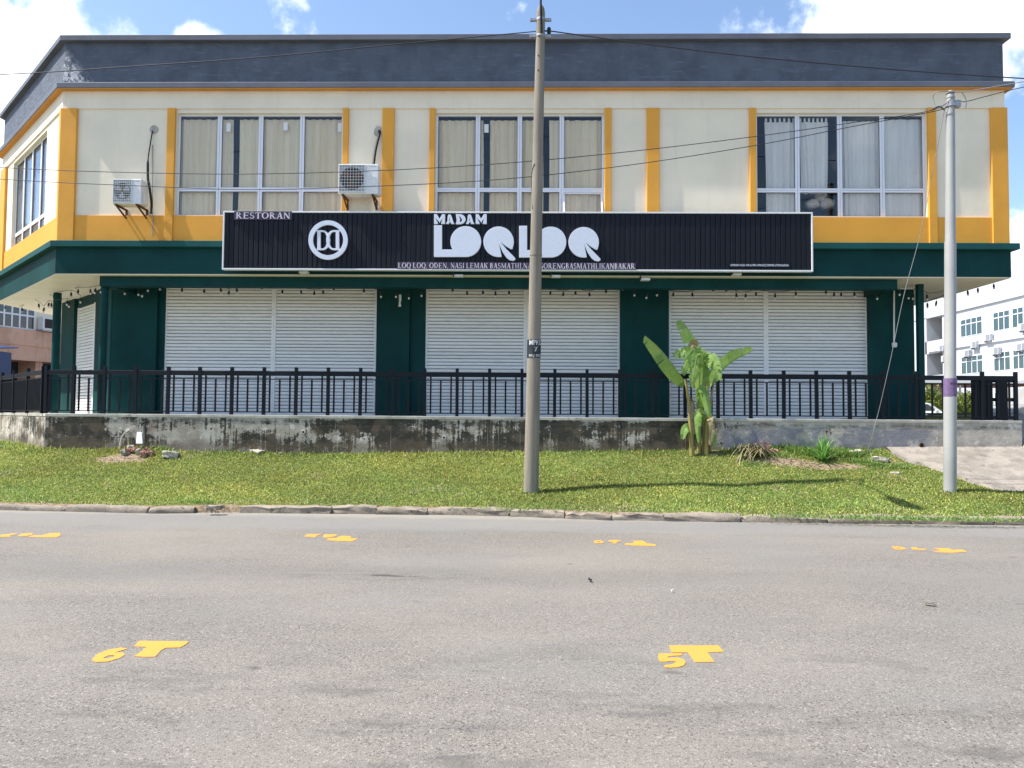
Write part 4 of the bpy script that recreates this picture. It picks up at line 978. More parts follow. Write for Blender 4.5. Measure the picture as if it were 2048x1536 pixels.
# ------------------------------------------------------------------ string lights
BULB = MB().lathe([(.004, .030), (.014, .026), (.019, .012), (.024, -.012), (.020, -.034), (.006, -.046)], (0, 0, 0), 10).mesh('bulb', MT['bulb'], smooth=True)
SOCK = MB().lathe([(.008, .09), (.020, .078), (.026, .024), (.024, .0), (.016, -.004)], (0, 0, 0), 8).tube([(0, 0, .07), (0, 0, .15)], .003, 4).mesh('socket', MT['black'])
def string(label, wire_pts, bulbs):
    """wire as 3-D points, bulbs as 3-D points; each bulb hangs below its wire"""
    root = thing('string_light', label, 'string light', tuple(bulbs[0]), 'festoon lights under the canopy')
    MB().tube(wire_pts, .0055, 5).build('wire', 'cable', root)
    for b in bulbs:
        o = inst('bulb', BULB, root, b, rot=(random.uniform(-.15, .15), random.uniform(-.15, .15), 0)); s_ = bpy.data.objects.new('socket', SOCK); col.objects.link(s_); s_.parent = o
def front_string(label, pts, Y=17.25, lift=.13, ends=()):
    B = [at(x, y+3, Y) for x, y in pts]; Wp = []
    for i, b in enumerate(B): Wp.append(b+Vector((0, 0, lift)))
    string(label, catmull(Wp, 4), B)
front_string('string of bulbs above the left pair of shutters', [(211.7, 567.5), (249.5, 583), (277, 585), (284, 588), (296, 577), (320, 574), (364, 580.5), (408, 583), (442, 580.5), (457, 586), (474, 580.5), (523.5, 575), (564, 584), (603, 585), (628, 587), (646.5, 585), (667, 577), (690, 572), (727.6, 582), (762, 589)])
front_string('string of bulbs above the middle pair of shutters', [(792, 589), (818, 592), (843, 587), (872, 572), (905, 580), (934, 587), (966, 586), (991, 588), (1018, 586), (1062, 586), (1100, 587), (1126, 589), (1151, 587), (1179.5, 589.5), (1212, 583), (1245, 574), (1269, 586)])
front_string('string of bulbs above the right pair of shutters', [(1293, 591), (1314, 586), (1346, 590), (1385, 590), (1426, 580), (1453, 580), (1473, 591), (1491, 592), (1512, 589), (1550, 592), (1592, 588), (1633, 575), (1652, 584), (1668, 590), (1682, 590), (1709, 589), (1754, 593), (1799, 585)])
front_string('short string of bulbs beside the square green post', [(1817, 592), (1826, 593), (1837, 575), (1854, 594), (1889, 590)], 17.6)
front_string('string of bulbs hanging along the right canopy edge', [(1855, 610), (1872, 606), (1936, 585), (1956, 580), (1988, 572)], 19.0, .16)
def cstring(label, pts, yl):
    B = []
    for x, y in pts:
        q = atC(x, y, yl); B.append(Vector(TC(q[0], yl, q[1])))
    string(label, catmull([b+Vector((0, 0, .14)) for b in B], 4), B)
cstring('string of bulbs nearest the front under the angled left canopy', [(124.5, 563), (152, 575), (156, 586), (181, 586), (190, 584.5), (202, 583)], .75)
cstring('middle string of bulbs under the angled left canopy', [(81, 586), (101, 588.5), (108, 596), (142, 592), (161, 603)], .6)
cstring('farthest string of bulbs under the angled left canopy', [(10, 618), (44, 622), (53, 604), (78, 614), (87, 622), (97, 612), (103, 613), (134, 608), (138, 612)], .55)

# ------------------------------------------------------------------ poles and cables
def pole_mesh(base, top, prof, n=22):
    """prof: list of (fraction of height, radius)"""
    return MB().tube([base.lerp(top, f) for f, r in prof], [r for f, r in prof], n)
pb = gnd(1062, 985); PY = pb.y
ptop = at(1082, 12, PY)
up_ = thing('utility_pole', 'tall weathered concrete pole with stencilled black band in front of the shop', 'pole', tuple(pb))
PH = lambda f: pb.lerp(ptop, f)
R0, R1 = .142, .080
PR = lambda f: R0+(R1-R0)*f
pole_mesh(PH(-.06), ptop, [(f, PR(f)) for f in [i/30 for i in range(30)]]+[(.985, R1), (.994, R1*.85), (1.0, R1*.5)]).build('shaft', 'pole', up_, smooth=True)
def hoop(c, r, h, name, mat, parent, n=22): return MB().lathe([(r, -h/2), (r, h/2)], (c.x, c.y, c.z), n).build(name, mat, parent, smooth=True)
fpx = lambda py: (at(1062, py, PY).z-pb.z)/(ptop.z-pb.z)
f0 = fpx(511); hoop(PH(f0), PR(f0)+.004, .018, 'joint_ring', 'pole', up_)
fa, fb = fpx(716), fpx(680)
bandp = MB().tube([PH(fa+(fb-fa)*i/4) for i in range(5)], [PR(fa)+.003]*5, 28).build('number_band', 'poleblack', up_, smooth=True)
def wrap(py):
    f = fpx(py); c = PH(f); r = PR(f)+.006
    return lambda u, v: (c.x+r*math.sin(u/r+.30), c.y-r*math.cos(u/r+.30), c.z+v)
font_text('lettering', 'MPKU', wrap(686.5), .125, 'chalk', bandp, .27, bold=.003)
font_text('lettering', '7', wrap(699.5), .12, 'chalk', bandp, None, bold=.004)
font_text('lettering', 'NLJ 5555', wrap(712), .065, 'chalk', bandp, .27, bold=.001)
for py in (76, 115, 144): 
    f = fpx(py); c_ = PH(f); MB().tube([(c_.x-.03, c_.y-PR(f)-.001, c_.z), (c_.x-.03, c_.y-PR(f)+.03, c_.z)], .013, 8).build('bolt_hole', 'black', up_)
for py, wd_ in ((40, .05), (73, .035)):
    f = fpx(py); c_ = PH(f); MB().lathe([(PR(f)+.006, -wd_/2), (PR(f)+.006, wd_/2)], (c_.x, c_.y, c_.z), 18).box(c_.x-.20, c_.x-.085, c_.y-.03, c_.y+.03, c_.z-.025, c_.z+.025).box(c_.x+.085, c_.x+.20, c_.y-.03, c_.y+.03, c_.z-.025, c_.z+.025).build('clamp', 'steel', up_, bevel=.004)
# street-lamp arm bolted to the pole, reaching over the road above the picture
fz = fpx(70); c_ = PH(fz)
def lamp_at(px, py):
    e = gnd(px, py); return e+to_sun*((ptop.x+.05-e.x)/to_sun.x)
l1, l2 = lamp_at(1775, 993), lamp_at(1846, 1023)
MB().tube(catmull([(c_.x+.02, c_.y-PR(fz)-.02, c_.z), (ptop.x-.005, ptop.y-.11, ptop.z-.1), (ptop.x+.0, ptop.y-.13, ptop.z+.5), (ptop.x+.02, ptop.y-.35, l1.z-.1), (l1+Vector((0, .5, .02))), l1], 6), .021, 10).build('lamp_arm', 'rail', up_, smooth=True)
MB().tube([l1, l1.lerp(l2, .2), l1.lerp(l2, .7), l2], [.04, .13, .16, .06], 10).build('lamp_head', 'polegrey', up_, smooth=True)
f = fpx(62); c_ = PH(f)
ins = MB().lathe([(.02, -.06), (.04, -.04), (.03, 0), (.04, .04), (.02, .07)], (c_.x+.16, c_.y, c_.z), 10).tube([(c_.x, c_.y, c_.z), (c_.x+.16, c_.y, c_.z)], .015, 6).build('insulator', 'black', up_)
f = fpx(330); g0 = PH(f); MB().tube(catmull([PH(fpx(330))+Vector((-PR(.6)*.6, -PR(.6)*.85, 0)), PH(fpx(345))+Vector((-PR(.6), -.03, 0)), PH(fpx(372))+Vector((-PR(.6)*1.03, .02, 0)), PH(fpx(420))+Vector((-PR(.6)*.8, -PR(.6)*.7, 0))], 6), .006, 5).build('loose_wire', 'cable', up_)

sb = gnd(1900, 984); st_ = at(1901, 182, sb.y)
steel = thing('steel_pole', 'slim pale grey steel pole with purple tape at the right', 'pole', tuple(sb))
SP = lambda f: sb.lerp(st_, f); fs = lambda py: (at(1900, py, sb.y).z-sb.z)/(st_.z-sb.z)
SR = lambda f: .108 if f < .27 else (.098 if f < .62 else (.088 if f < .93 else .075))
prof = [(-.06, .108), (.268, .108), (.272, .099), (.618, .097), (.623, .088), (.925, .075), (.985, .068), (1.0, .045)]
MB().tube([SP(f) for f, r in prof], [r for f, r in prof], 20).build('shaft', 'polegrey', steel, smooth=True)
hoop(SP(fs(210)), .088, .07, 'clamp', 'steel', steel); c_ = SP(fs(210)); MB().box(c_.x+.06, c_.x+.17, c_.y-.05, c_.y+.05, c_.z-.05, c_.z+.08).build('hook', 'steel', steel, bevel=.01)
MB().tube([SP(fs(793)), SP(fs(757))], .112, 20, cap=False).build('tape', 'purple', steel, smooth=True)
t1 = fs(768); c2_ = SP(t1); font_text('lettering', '4001', lambda u, v: (c2_.x+.114*math.sin(u/.114), c2_.y-.114*math.cos(u/.114), c2_.z+v), .08, 'plum', steel, .13)
for py in (186, 196): hoop(SP(fs(py)), .076, .012, 'wire_tie', 'cable_grey', steel)

def cable(label, pts, r=.009, mat='cable', name='overhead_cable'):
    P = catmull(pts, 8); o = MB().tube(P, r, 6).build(name, mat); return tag(o, label, 'cable')
ca = PH(fpx(62)); CY = PY
cable('upper overhead cable running left from the concrete pole top', [ca, at(800, 88, CY+.1), at(540, 113, CY+.2), at(260, 133, CY+.3), at(0, 149, CY+.4), at(-500, 165, CY+.6)], .0095)
cable('upper overhead cable running right from the concrete pole top', [(ca.x+.16, ca.y, ca.z), at(1115, 64, CY), at(1300, 89, CY+.05), at(1520, 115, CY+.1), at(1800, 140, CY+.2), at(2048, 157, CY+.3), at(2400, 176, CY+.5)], .011)
TY = sb.y
j = at(1858, 222, TY)   # where the two long cables are bundled
cable('upper of two long cables sagging across the upstairs windows', [at(-500, 306, TY+.5), at(0, 335, TY+.3), at(260, 345, TY+.28), at(500, 348, TY+.25), at(760, 341, TY+.2), at(1010, 326.5, TY+.15), at(1260, 303, TY+.1), at(1510, 273, TY+.05), at(1700, 246, TY), j, at(1905, 196, TY-.09)], .0068)
cable('lower of two long cables sagging across the upstairs windows', [at(-500, 322, TY+.5), at(0, 358, TY+.3), at(260, 371, TY+.28), at(500, 379, TY+.25), at(760, 372, TY+.2), at(1010, 358, TY+.15), at(1260, 330, TY+.1), at(1510, 291, TY+.05), at(1700, 254, TY), (j.x, j.y+.02, j.z-.02), at(1898, 214, TY-.1)], .0068)
cable('looped cable running from the steel pole to the upper right edge', [at(1872, 214, TY), at(1866, 195, TY), at(1874, 184, TY-.1), at(1900, 183, TY-.1), at(1925, 184, TY), at(1975, 176, TY), at(2048, 163, TY), at(2300, 120, TY)], .008, 'cable_grey')
cable('lower cable leaving the steel pole hook to the right', [at(1917, 202, TY-.05), at(1932, 203, TY), at(1975, 192, TY), at(2048, 174, TY), at(2300, 118, TY)], .007)
cable('short drooping jumper wire right of the steel pole top', [at(1924, 185, TY), at(1931, 196, TY), at(1933, 205, TY), at(1931, 217, TY)], .008, 'cable_grey', 'jumper_wire')
ge = gnd(1735, 908)
gw = thing('guy_wire', 'thin stay wire slanting from the steel pole down to the ground', 'wire', tuple(ge))
MB().tube(catmull([at(1889, 220, TY), at(1868, 330, TY+.35), at(1840, 470, TY+.8), at(1808, 590, TY+1.1), at(1782, 715, TY+1.4), at(1758, 820, 15.9), at(1745, 868, 16.0), ge], 6), .0058, 6).build('strand', 'cable_grey', gw)
MB().tube(catmull([at(1889, 220, TY), at(1878, 213, TY), at(1862, 221, TY)], 5), .012, 6).build('loop', 'cable', gw)
for dx in (-.035, .04): MB().tube([at(1750, 862, 16.0), (ge.x+dx, ge.y, ge.z)], .007, 5).build('anchor_rod', 'steel', gw)

# ------------------------------------------------------------------ plants and rubble
def leaf(parent, pts, w, mat, tears=6, fold=.5, side=None, seed=0, nseg=26, name='leaf', rib=True, lside=1., rside=1., hang=.35):
    """banana leaf: midrib through pts, each half of the blade torn into strips that hang a little apart"""
    rr = random.Random(seed); P = catmull(pts, max(4, nseg//(len(pts)-1))); n = len(P); V = []; Fc = []
    side = Vector(side or (0, -1, 0))
    for sgn, ks in ((1, lside), (-1, rside)):
        if ks < .02: continue
        cuts = set(rr.sample(range(2, n-2), min(tears, n-5))) if tears else set()
        tilt = rr.uniform(-.15, .25); sweep = rr.uniform(.1, .4); last = None
        def row(i):
            t = i/(n-1); tg = (P[min(i+1, n-1)]-P[max(i-1, 0)]).normalized(); s = tg.cross(side).normalized()*sgn; nm = side.normalized()
            ww = w*ks*(math.sin(math.pi*min(1, t*.90+.07))**.5)*(1-.18*t)
            out = []
            for f in (0, .35, .7, 1.0):
                q = P[i]+s*ww*f+tg*ww*f*sweep+nm*ww*(f*(tilt+.15)-fold*.3*f*f)+Vector((0, 0, -1))*hang*ww*f*f*(.4+tilt)
                out.append(q)
            return out
        for i in range(n):
            r4 = row(i); idx = len(V); V += r4
            if last is not None: Fc += [(last+k, idx+k, idx+k+1, last+k+1) for k in range(3)]
            last = idx
            if i in cuts:
                tilt = rr.uniform(-.5, .6); sweep = rr.uniform(-.15, .55); last = len(V); V += row(i)
    o = MB().add(V, Fc).build(name, mat, parent)
    for p in o.data.polygons: p.use_smooth = True
    if rib: MB().tube(P, [.013*(1-.75*i/(n-1)) for i in range(n)], 6).build('midrib', 'midrib', parent, smooth=True)
    return o
def banana():
    b0 = gnd(1398, 908); BY = b0.y
    root = thing('banana_plant', 'young banana plant with torn leaves in front of the right shutter', 'plant', tuple(b0))
    A = lambda x, y, d=0: at(x, y, BY+d)
    stems = [([(1384, 908), (1381, 850), (1377, 800), (1370, 758)], .055, .022), ([(1412, 906), (1414, 850), (1416, 800), (1412, 752)], .055, .022), ([(1398, 906), (1398, 860), (1396, 810), (1392, 756)], .045, .02), ([(1404, 906), (1408, 870), (1407, 830), (1402, 790)], .04, .018), ([(1420, 903), (1420, 850), (1422, 800), (1430, 755)], .035, .014)]
    for k, (s, r0, r1) in enumerate(stems):
        P = catmull([A(x, y, (k-2)*.05) for x, y in s], 6); P[0] = P[0]-Vector((0, 0, .05))
        MB().tube(P, [r0+(r1-r0)*i/(len(P)-1)+.004*math.sin(i*2.1+k) for i in range(len(P))], 10).build('stem', 'stem', root, smooth=True)
    D = (0, -1, .12)
    leaf(root, [A(1372, 768), A(1350, 738, -.1), A(1320, 700, -.2), A(1290, 672, -.3)], .245, 'banana_y', 6, .5, D, 1, lside=.12, rside=1.0, nseg=36)
    leaf(root, [A(1402, 768), A(1402, 722, .05), A(1388, 678, .08), A(1361, 640, .1)], .275, 'banana', 7, .5, D, 2, lside=.12, rside=1.0, nseg=30)
    leaf(root, [A(1420, 775), A(1434, 750, .05), A(1464, 722, .08), A(1503, 702, .1)], .30, 'banana', 6, .4, D, 3, lside=.95, rside=.10, nseg=30, hang=.3) if False else leaf(root, [A(1420, 775), A(1434, 750, .05), A(1464, 722, .08), A(1503, 702, .1)], .28, 'banana', 6, .35, (0, -1, -.25), 3, lside=.12, rside=.95, nseg=30, hang=.25)
    leaf(root, [A(1400, 770, -.05), A(1408, 722, -.15), A(1398, 702, -.3), A(1380, 714, -.42), A(1364, 748, -.48)], .155, 'banana', 22, .6, (.3, -1, .1), 4, nseg=60, hang=.9)
    leaf(root, [A(1404, 770, -.05), A(1412, 716, -.12), A(1420, 712, -.26), A(1432, 730, -.36), A(1438, 760, -.4)], .15, 'banana', 16, .6, (-.2, -1, .1), 5, nseg=50, hang=.9)
    leaf(root, [A(1392, 775), A(1386, 725, .05), A(1370, 700, .1), A(1350, 712, .12)], .16, 'banana', 18, .6, (0, -1, .3), 6, nseg=50, hang=1.0)
    leaf(root, [A(1398, 790, -.1), A(1398, 730, -.3), A(1394, 712, -.42), A(1388, 745, -.5), A(1386, 775, -.5)], .11, 'banana', 18, .6, (.3, -1, 0), 12, nseg=40, hang=.6)
    leaf(root, [A(1402, 820), A(1398, 790, -.1), A(1404, 775, -.2), A(1416, 815, -.25), A(1420, 835, -.25)], .10, 'banana', 4, .5, D, 7, rib=False)
    leaf(root, [A(1404, 850), A(1402, 825, -.1), A(1396, 835, -.2), A(1398, 885, -.22)], .09, 'banana', 6, .5, D, 8, rib=False)
    leaf(root, [A(1412, 850), A(1418, 835, -.1), A(1424, 850, -.2), A(1420, 890, -.22)], .08, 'banana_dry', 6, .5, D, 9, rib=False)
    leaf(root, [A(1386, 870), A(1378, 855, -.1), A(1370, 858, -.15), A(1364, 878, -.18)], .09, 'banana_y', 2, .4, D, 10, rib=False)
    leaf(root, [A(1388, 820), A(1380, 800, -.08), A(1384, 830, -.14), A(1390, 868, -.15)], .07, 'banana_dry', 5, .5, D, 11, rib=False)
    leaf(root, [A(1414, 880), A(1420, 862, -.06), A(1426, 868, -.1), A(1430, 892, -.12)], .08, 'banana', 2, .4, D, 14, rib=False)
    leaf(root, [A(1394, 694, -.3), A(1388, 686, -.34), A(1380, 694, -.36)], .10, 'banana_dry', 3, .7, D, 13, rib=False, nseg=16)
banana()
def blades(root, c, n, ln, w, mat, up=(20, 85), name='blade', seed=0, bend=.5, spread=.05):
    rr = random.Random(seed)
    for k in range(n):
        az = rr.uniform(0, 6.283); el = math.radians(rr.uniform(*up)); L_ = ln*rr.uniform(.6, 1.1); d = Vector((math.cos(az)*math.cos(el), math.sin(az)*math.cos(el), math.sin(el)))
        s = Vector((-math.sin(az), math.cos(az), 0)); b = c+Vector((rr.uniform(-spread, spread), rr.uniform(-spread, spread), 0)); V = []; m = 7
        for i in range(m):
            t = i/(m-1); p = b+d*L_*t+Vector((0, 0, -1))*L_*bend*t*t; ww = w*(1-t**2.2)*.5+.0008; V += [p-s*ww, p+s*ww+Vector((0, 0, .0)), ]
        MB().add(V, [(2*i, 2*i+1, 2*i+3, 2*i+2) for i in range(m-1)]).build(name, mat, root, smooth=True)
c_ = gnd(1646, 922); sp_ = thing('spiky_plant', 'small green spiky plant with arching narrow leaves by the plinth', 'plant', tuple(c_)); blades(sp_, c_, 80, .68, .034, 'spiky', (30, 88), 'leaf', 3, .22)
c_ = gnd(1500, 912)+Vector((0, 0, .19)); dr_ = thing('dried_palm_clump', 'heap of drooping dry strap leaves right of the banana plant', 'plant', tuple(c_)); blades(dr_, c_, 120, .46, .019, 'straw', (-12, 48), 'leaf', 5, .85, .16); blades(dr_, c_+Vector((.18, -.1, -.04)), 40, .42, .022, 'banana_dry', (-10, 25), 'leaf', 8, .6, .12)
def stone(name, px, py, size, mat, label, cat, seed, flatk=.6, lift=.3):
    c = gnd(px, py); bm = rough_block(size[0], size[1], size[2], seed, min(size)*.13)
    me = bpy.data.meshes.new(name); bm.to_mesh(me); bm.free(); me.materials.append(MT[mat])
    for p in me.polygons: p.use_smooth = True
    me.set_sharp_from_angle(angle=math.radians(35))
    o = bpy.data.objects.new(name, me); col.objects.link(o); o.location = (c.x, c.y, c.z+size[2]*lift); rr = random.Random(seed); o.rotation_euler = (rr.uniform(-.15, .15), rr.uniform(-.15, .15), rr.uniform(-.6, .6)); WL[o.name] = tuple(o.location)
    return tag(o, label, cat)
stone('stone', 341, 915, (.30, .22, .16), 'stone', 'pale flat stone on the grass right of the white plate', 'stone', 1)
stone('stone', 512, 905, (.38, .20, .07), 'stone', 'long thin slab lying at the foot of the plinth wall', 'stone', 2, lift=.5)
stone('stone', 690, 900, (.13, .12, .14), 'stone', 'small upright stone against the plinth left of the pole', 'stone', 3, lift=.4)
stone('stone', 562, 910, (.09, .07, .06), 'stone', 'tiny stone beside the long thin slab', 'stone', 11, lift=.4)
stone('broken_brick', 1524, 900, (.30, .2, .17), 'brick', 'broken pinkish brick lump right of the dry leaf heap', 'brick', 4, lift=.35)
stone('broken_brick', 1520, 886, (.13, .10, .09), 'stone', 'pale chip resting on the broken brick lump', 'stone', 5, lift=2.2)
stone('broken_brick', 1548, 906, (.14, .12, .10), 'brick', 'small brick fragment beside the larger pinkish lump', 'brick', 6)
stone('stone', 1708, 908, (.26, .2, .10), 'stone', 'white rounded stone beside the guy wire anchor', 'stone', 7)
stone('stone', 1760, 922, (.30, .2, .10), 'stone', 'flat tan stone right of the guy wire anchor', 'stone', 8)
stone('stone', 1790, 948, (.16, .1, .05), 'stone', 'small pale stone at the corner of the concrete apron', 'stone', 9)
stone('broken_kerb_piece', 428, 1018, (.22, .12, .07), 'kerb', 'crumbled kerb fragment lying in the gap of the kerb', 'stone', 10)
def pipe_spot():
    c = gnd(268, 902); root = thing('exposed_pipes', 'broken hole in the plinth with exposed pipes above bare soil', 'pipe', tuple(c))
    A = lambda x, y, d=0: at(x, y, PLY-.06-d)
    MB().tube(catmull([A(262, 858), A(248, 868, .02), A(242, 880, .05), A(240, 898, .1)], 5), .016, 8).build('pipe', 'stone', root, smooth=True)
    MB().tube(catmull([A(258, 874), A(258, 890, .03), A(262, 905, .1)], 5), .020, 8).build('pipe', 'straw', root, smooth=True)
    MB().tube(catmull([A(286, 852), A(287, 875, .02), A(284, 902, .06)], 5), .026, 8).build('pipe', 'concrete', root, smooth=True)
    for k, (x, y) in enumerate(((262, 892), (270, 897), (256, 899), (278, 900), (292, 898), (300, 902), (248, 902), (286, 905))):
        q = gnd(x, y+8); bm = rough_block(.12, .10, .10, 30+k, .02); me = bpy.data.meshes.new('rubble'); bm.to_mesh(me); bm.free(); me.materials.append(MT['brick'] if k % 3 else MT['stone']); inst('rubble', me, root, (q.x, q.y, q.z+.04), rot=(k, k*.7, k*1.3))
    a = [A(272, 887, .14), A(285, 887, .12), A(283, 864, .03), A(274, 864, .03)]
    o = MB().add(a+[p+Vector((0, .02, 0)) for p in a], [(0, 1, 2, 3), (4, 7, 6, 5), (0, 4, 5, 1), (1, 5, 6, 2), (2, 6, 7, 3), (3, 7, 4, 0)]).build('white_plate', 'white', None)
    tag(o, 'white tapered plate leaning on the plinth over the exposed pipes', 'plate')
pipe_spot()
def weeds():
    rr = random.Random(4); m = MB()
    for px, py, n, s in ((325, 900, 60, .16), (640, 902, 40, .10), (700, 900, 40, .12), (1470, 895, 220, .17), (1570, 897, 420, .20), (1600, 905, 420, .18), (1700, 912, 520, .18), (1620, 912, 300, .15), (1675, 908, 300, .17), (1750, 932, 240, .12), (1560, 912, 200, .12), (1540, 900, 200, .16), (1720, 925, 260, .12), (1800, 935, 200, .10), (1510, 930, 200, .10), (1430, 905, 60, .13), (1340, 902, 50, .09), (60, 905, 60, .12), (20, 895, 60, .13), (1880, 985, 40, .08), (1920, 985, 40, .08), (1050, 988, 40, .08), (1078, 988, 40, .08), (400, 1008, 120, .12), (1600, 1035, 200, .09), (1800, 1040, 200, .09), (1950, 1042, 200, .09), (1750, 1038, 200, .09), (1870, 1040, 200, .09), (1050, 1020, 120, .08), (1690, 1036, 160, .09), (2020, 1042, 160, .09)):
        c = gnd(px, py); sx = 1.0 if py > 1010 else .3
        for k in range(n):
            b = c+Vector((rr.gauss(0, sx*.5), rr.gauss(0, .07), 0)); b.z = zg(b.x, b.y)-.005; L_ = s*rr.uniform(.4, 1.2); az = rr.uniform(0, 6.28); el = rr.uniform(.5, 1.5)
            d = Vector((math.cos(az)*math.cos(el), math.sin(az)*math.cos(el), math.sin(el))); s_ = Vector((-math.sin(az), math.cos(az), 0))*rr.uniform(.006, .013)
            mid = b+d*L_*.55; m.add([b, mid+s_, b+d*L_+Vector((0, 0, -.2*L_)), mid-s_], [(0, 1, 2, 3)])
    tag(m.build('weeds', 'weed'), 'taller weeds sprouting along the plinth foot and kerb', 'weeds', kind='stuff')
weeds()
def litter():
    rr = random.Random(9); m = MB()
    for c, rx, ry in bare_spots:
        for k in range(90):
            b = c+Vector((rr.gauss(0, rx*.6), rr.gauss(0, ry*.6), 0))
            if b.y > PLY-.03: continue
            b.z = zg(b.x, b.y)+.006; a = rr.uniform(0, 6.28); l = rr.uniform(.012, .035); w = l*rr.uniform(.3, .6)
            u = Vector((math.cos(a), math.sin(a), rr.uniform(-.2, .5)))*l; v = Vector((-math.sin(a), math.cos(a), rr.uniform(-.3, .3)))*w
            m.add([b-u, b+v+Vector((0, 0, .008)), b+u, b-v+Vector((0, 0, .008))], [(0, 1, 2, 3)])
    tag(m.build('leaf_litter', 'banana_dry'), 'dry brown leaf litter scattered over the bare soil patches', 'leaf litter', kind='stuff')
litter()

# ------------------------------------------------------------------ background, right
def far_right():
    X = 38.0
    root = thing('apartment_block', 'bright white three-storey block with teal windows behind the right side', 'building', (X+6, 55, .78))
    yy = lambda px: X/((px-1054)/F)
    MB().box(X, X+12, 30, yy(1877), .78, 11.2).build('wall', 'farwhite', root)
    MB().box(X-.05, X+12, 29.9, 96, 11.2, 13.3).build('parapet', 'farwhite', root)
    MB().box(X+1.6, X+12, yy(1877), 96, .78, 11.2).build('stair_wall', 'concrete', root); MB().box(X, X+1.6, yy(1846), 96, .78, 11.2).build('end_wall', 'farwhite', root)
    for z in (1.9, 5.15, 8.4): MB().box(X, X+.15, yy(1877)+.01, yy(1843), z-.65, z+.55).build('balcony_parapet', 'farwhite', root)
    for z in (4.55, 7.85): MB().box(X+.2, X+1.6, yy(1877)+.01, yy(1843), z, z+.15).build('stair_slab', 'concrete', root)
    for z in (4.72, 7.97, 11.2): MB().box(X-.14, X+.02, 29.9, yy(1850), z-.08, z+.08).build('ledge', 'farwhite', root)
    for a, b, n in ((1883, 1888.5, 1), (1914, 1956, 4), (1978, 2010, 3), (2015.5, 2060, 4), (2070, 2110, 3)):
        y1, y0 = yy(a), yy(b)
        for z0 in (2.3, 5.55, 8.80):
            w = MB().box(X-.03, X-.002, y0, y1, z0-.04, z0).box(X-.03, X-.002, y0, y1, z0+1.45, z0+1.5).box(X-.03, X-.002, y0, y1, z0+1.0, z0+1.06).build('window', 'alu', root)
            for k in range(n+1): 
                y = y0+(y1-y0)*k/n; MB().box(X-.035, X-.002, y-.035, y+.035, z0, z0+1.45).build('mullion', 'alu', w)
            for k in range(n):
                ya, yb = y0+(y1-y0)*k/n+.035, y0+(y1-y0)*(k+1)/n-.035
                MB().box(X-.012, X-.003, ya, yb, z0, z0+1.0).build('pane', 'farglass', w); MB().box(X-.012, X-.003, ya, yb, z0+1.06, z0+1.45).build('pane', 'farglass', w)
    for px, z in ((1945, 7.95), (1972, 8.35), (1880, 8.1), (1930, 7.3), (1988, 7.15), (2034, 7.2), (2042, 8.7), (1886, 7.1)):
        y = yy(px); o = MB().box(X-.34, X-.06, y-.42, y+.42, z-.3, z+.25).build('condenser', 'farwhite', root, bevel=.02)
        MB().box(X-.35, X-.34, y-.36, y+.12, z-.24, z+.2).build('fan_grille', 'steel', o)
        for yb in (y-.36, y+.30): MB().box(X-.34, X-.02, yb, yb+.05, z-.42, z-.3).build('bracket', 'steel', o)
far_right()
def bush(name, label, cx_, cy_, z0, rx, ry, rz, n, seed, leaf_=.10, mat='bush'):
    r = np.random.default_rng(seed); root = thing(name, label, 'bush', (cx_, cy_, z0))
    cl = r.normal(0, 1, (26, 3)); cl /= np.linalg.norm(cl, axis=1)[:, None]; cl *= r.uniform(.3, .95, (26, 1)); m = MB()
    V = []; 
    for k in range(n):
        c = cl[r.integers(26)]+r.normal(0, .17, 3); p = np.array([cx_+c[0]*rx, cy_+c[1]*ry, z0+rz+c[2]*rz])
        if p[2] < z0: continue
        a = r.normal(0, 1, 3); a /= np.linalg.norm(a); b = np.cross(a, r.normal(0, 1, 3)); b /= np.linalg.norm(b); s = leaf_*r.uniform(.6, 1.3)
        o = len(m.v); m.v += [tuple(p-a*s), tuple(p+b*s*.4), tuple(p+a*s), tuple(p-b*s*.4)]; m.f.append((o, o+1, o+2, o+3))
    m.build('crown', mat, root)
    st = MB()
    for k in range(5): st.tube([(cx_+.1*k-.2, cy_, z0-.1), (cx_+(k-2)*rx*.22, cy_, z0+rz*.9)], [.04, .015], 6)
    st.build('trunk', 'stem', root)
q = at(1868, 800, 50); bush('bush', 'yellow-green bush behind the parked white car', q.x, 50, 1.1, 1.7, 1.2, 1.30, 7000, 3, .12)
q = at(1932, 800, 51); bush('bush', 'yellow-green bush right of the steel pole behind the railing', q.x, 51, 1.1, 1.5, 1.2, 1.15, 7000, 4, .12)
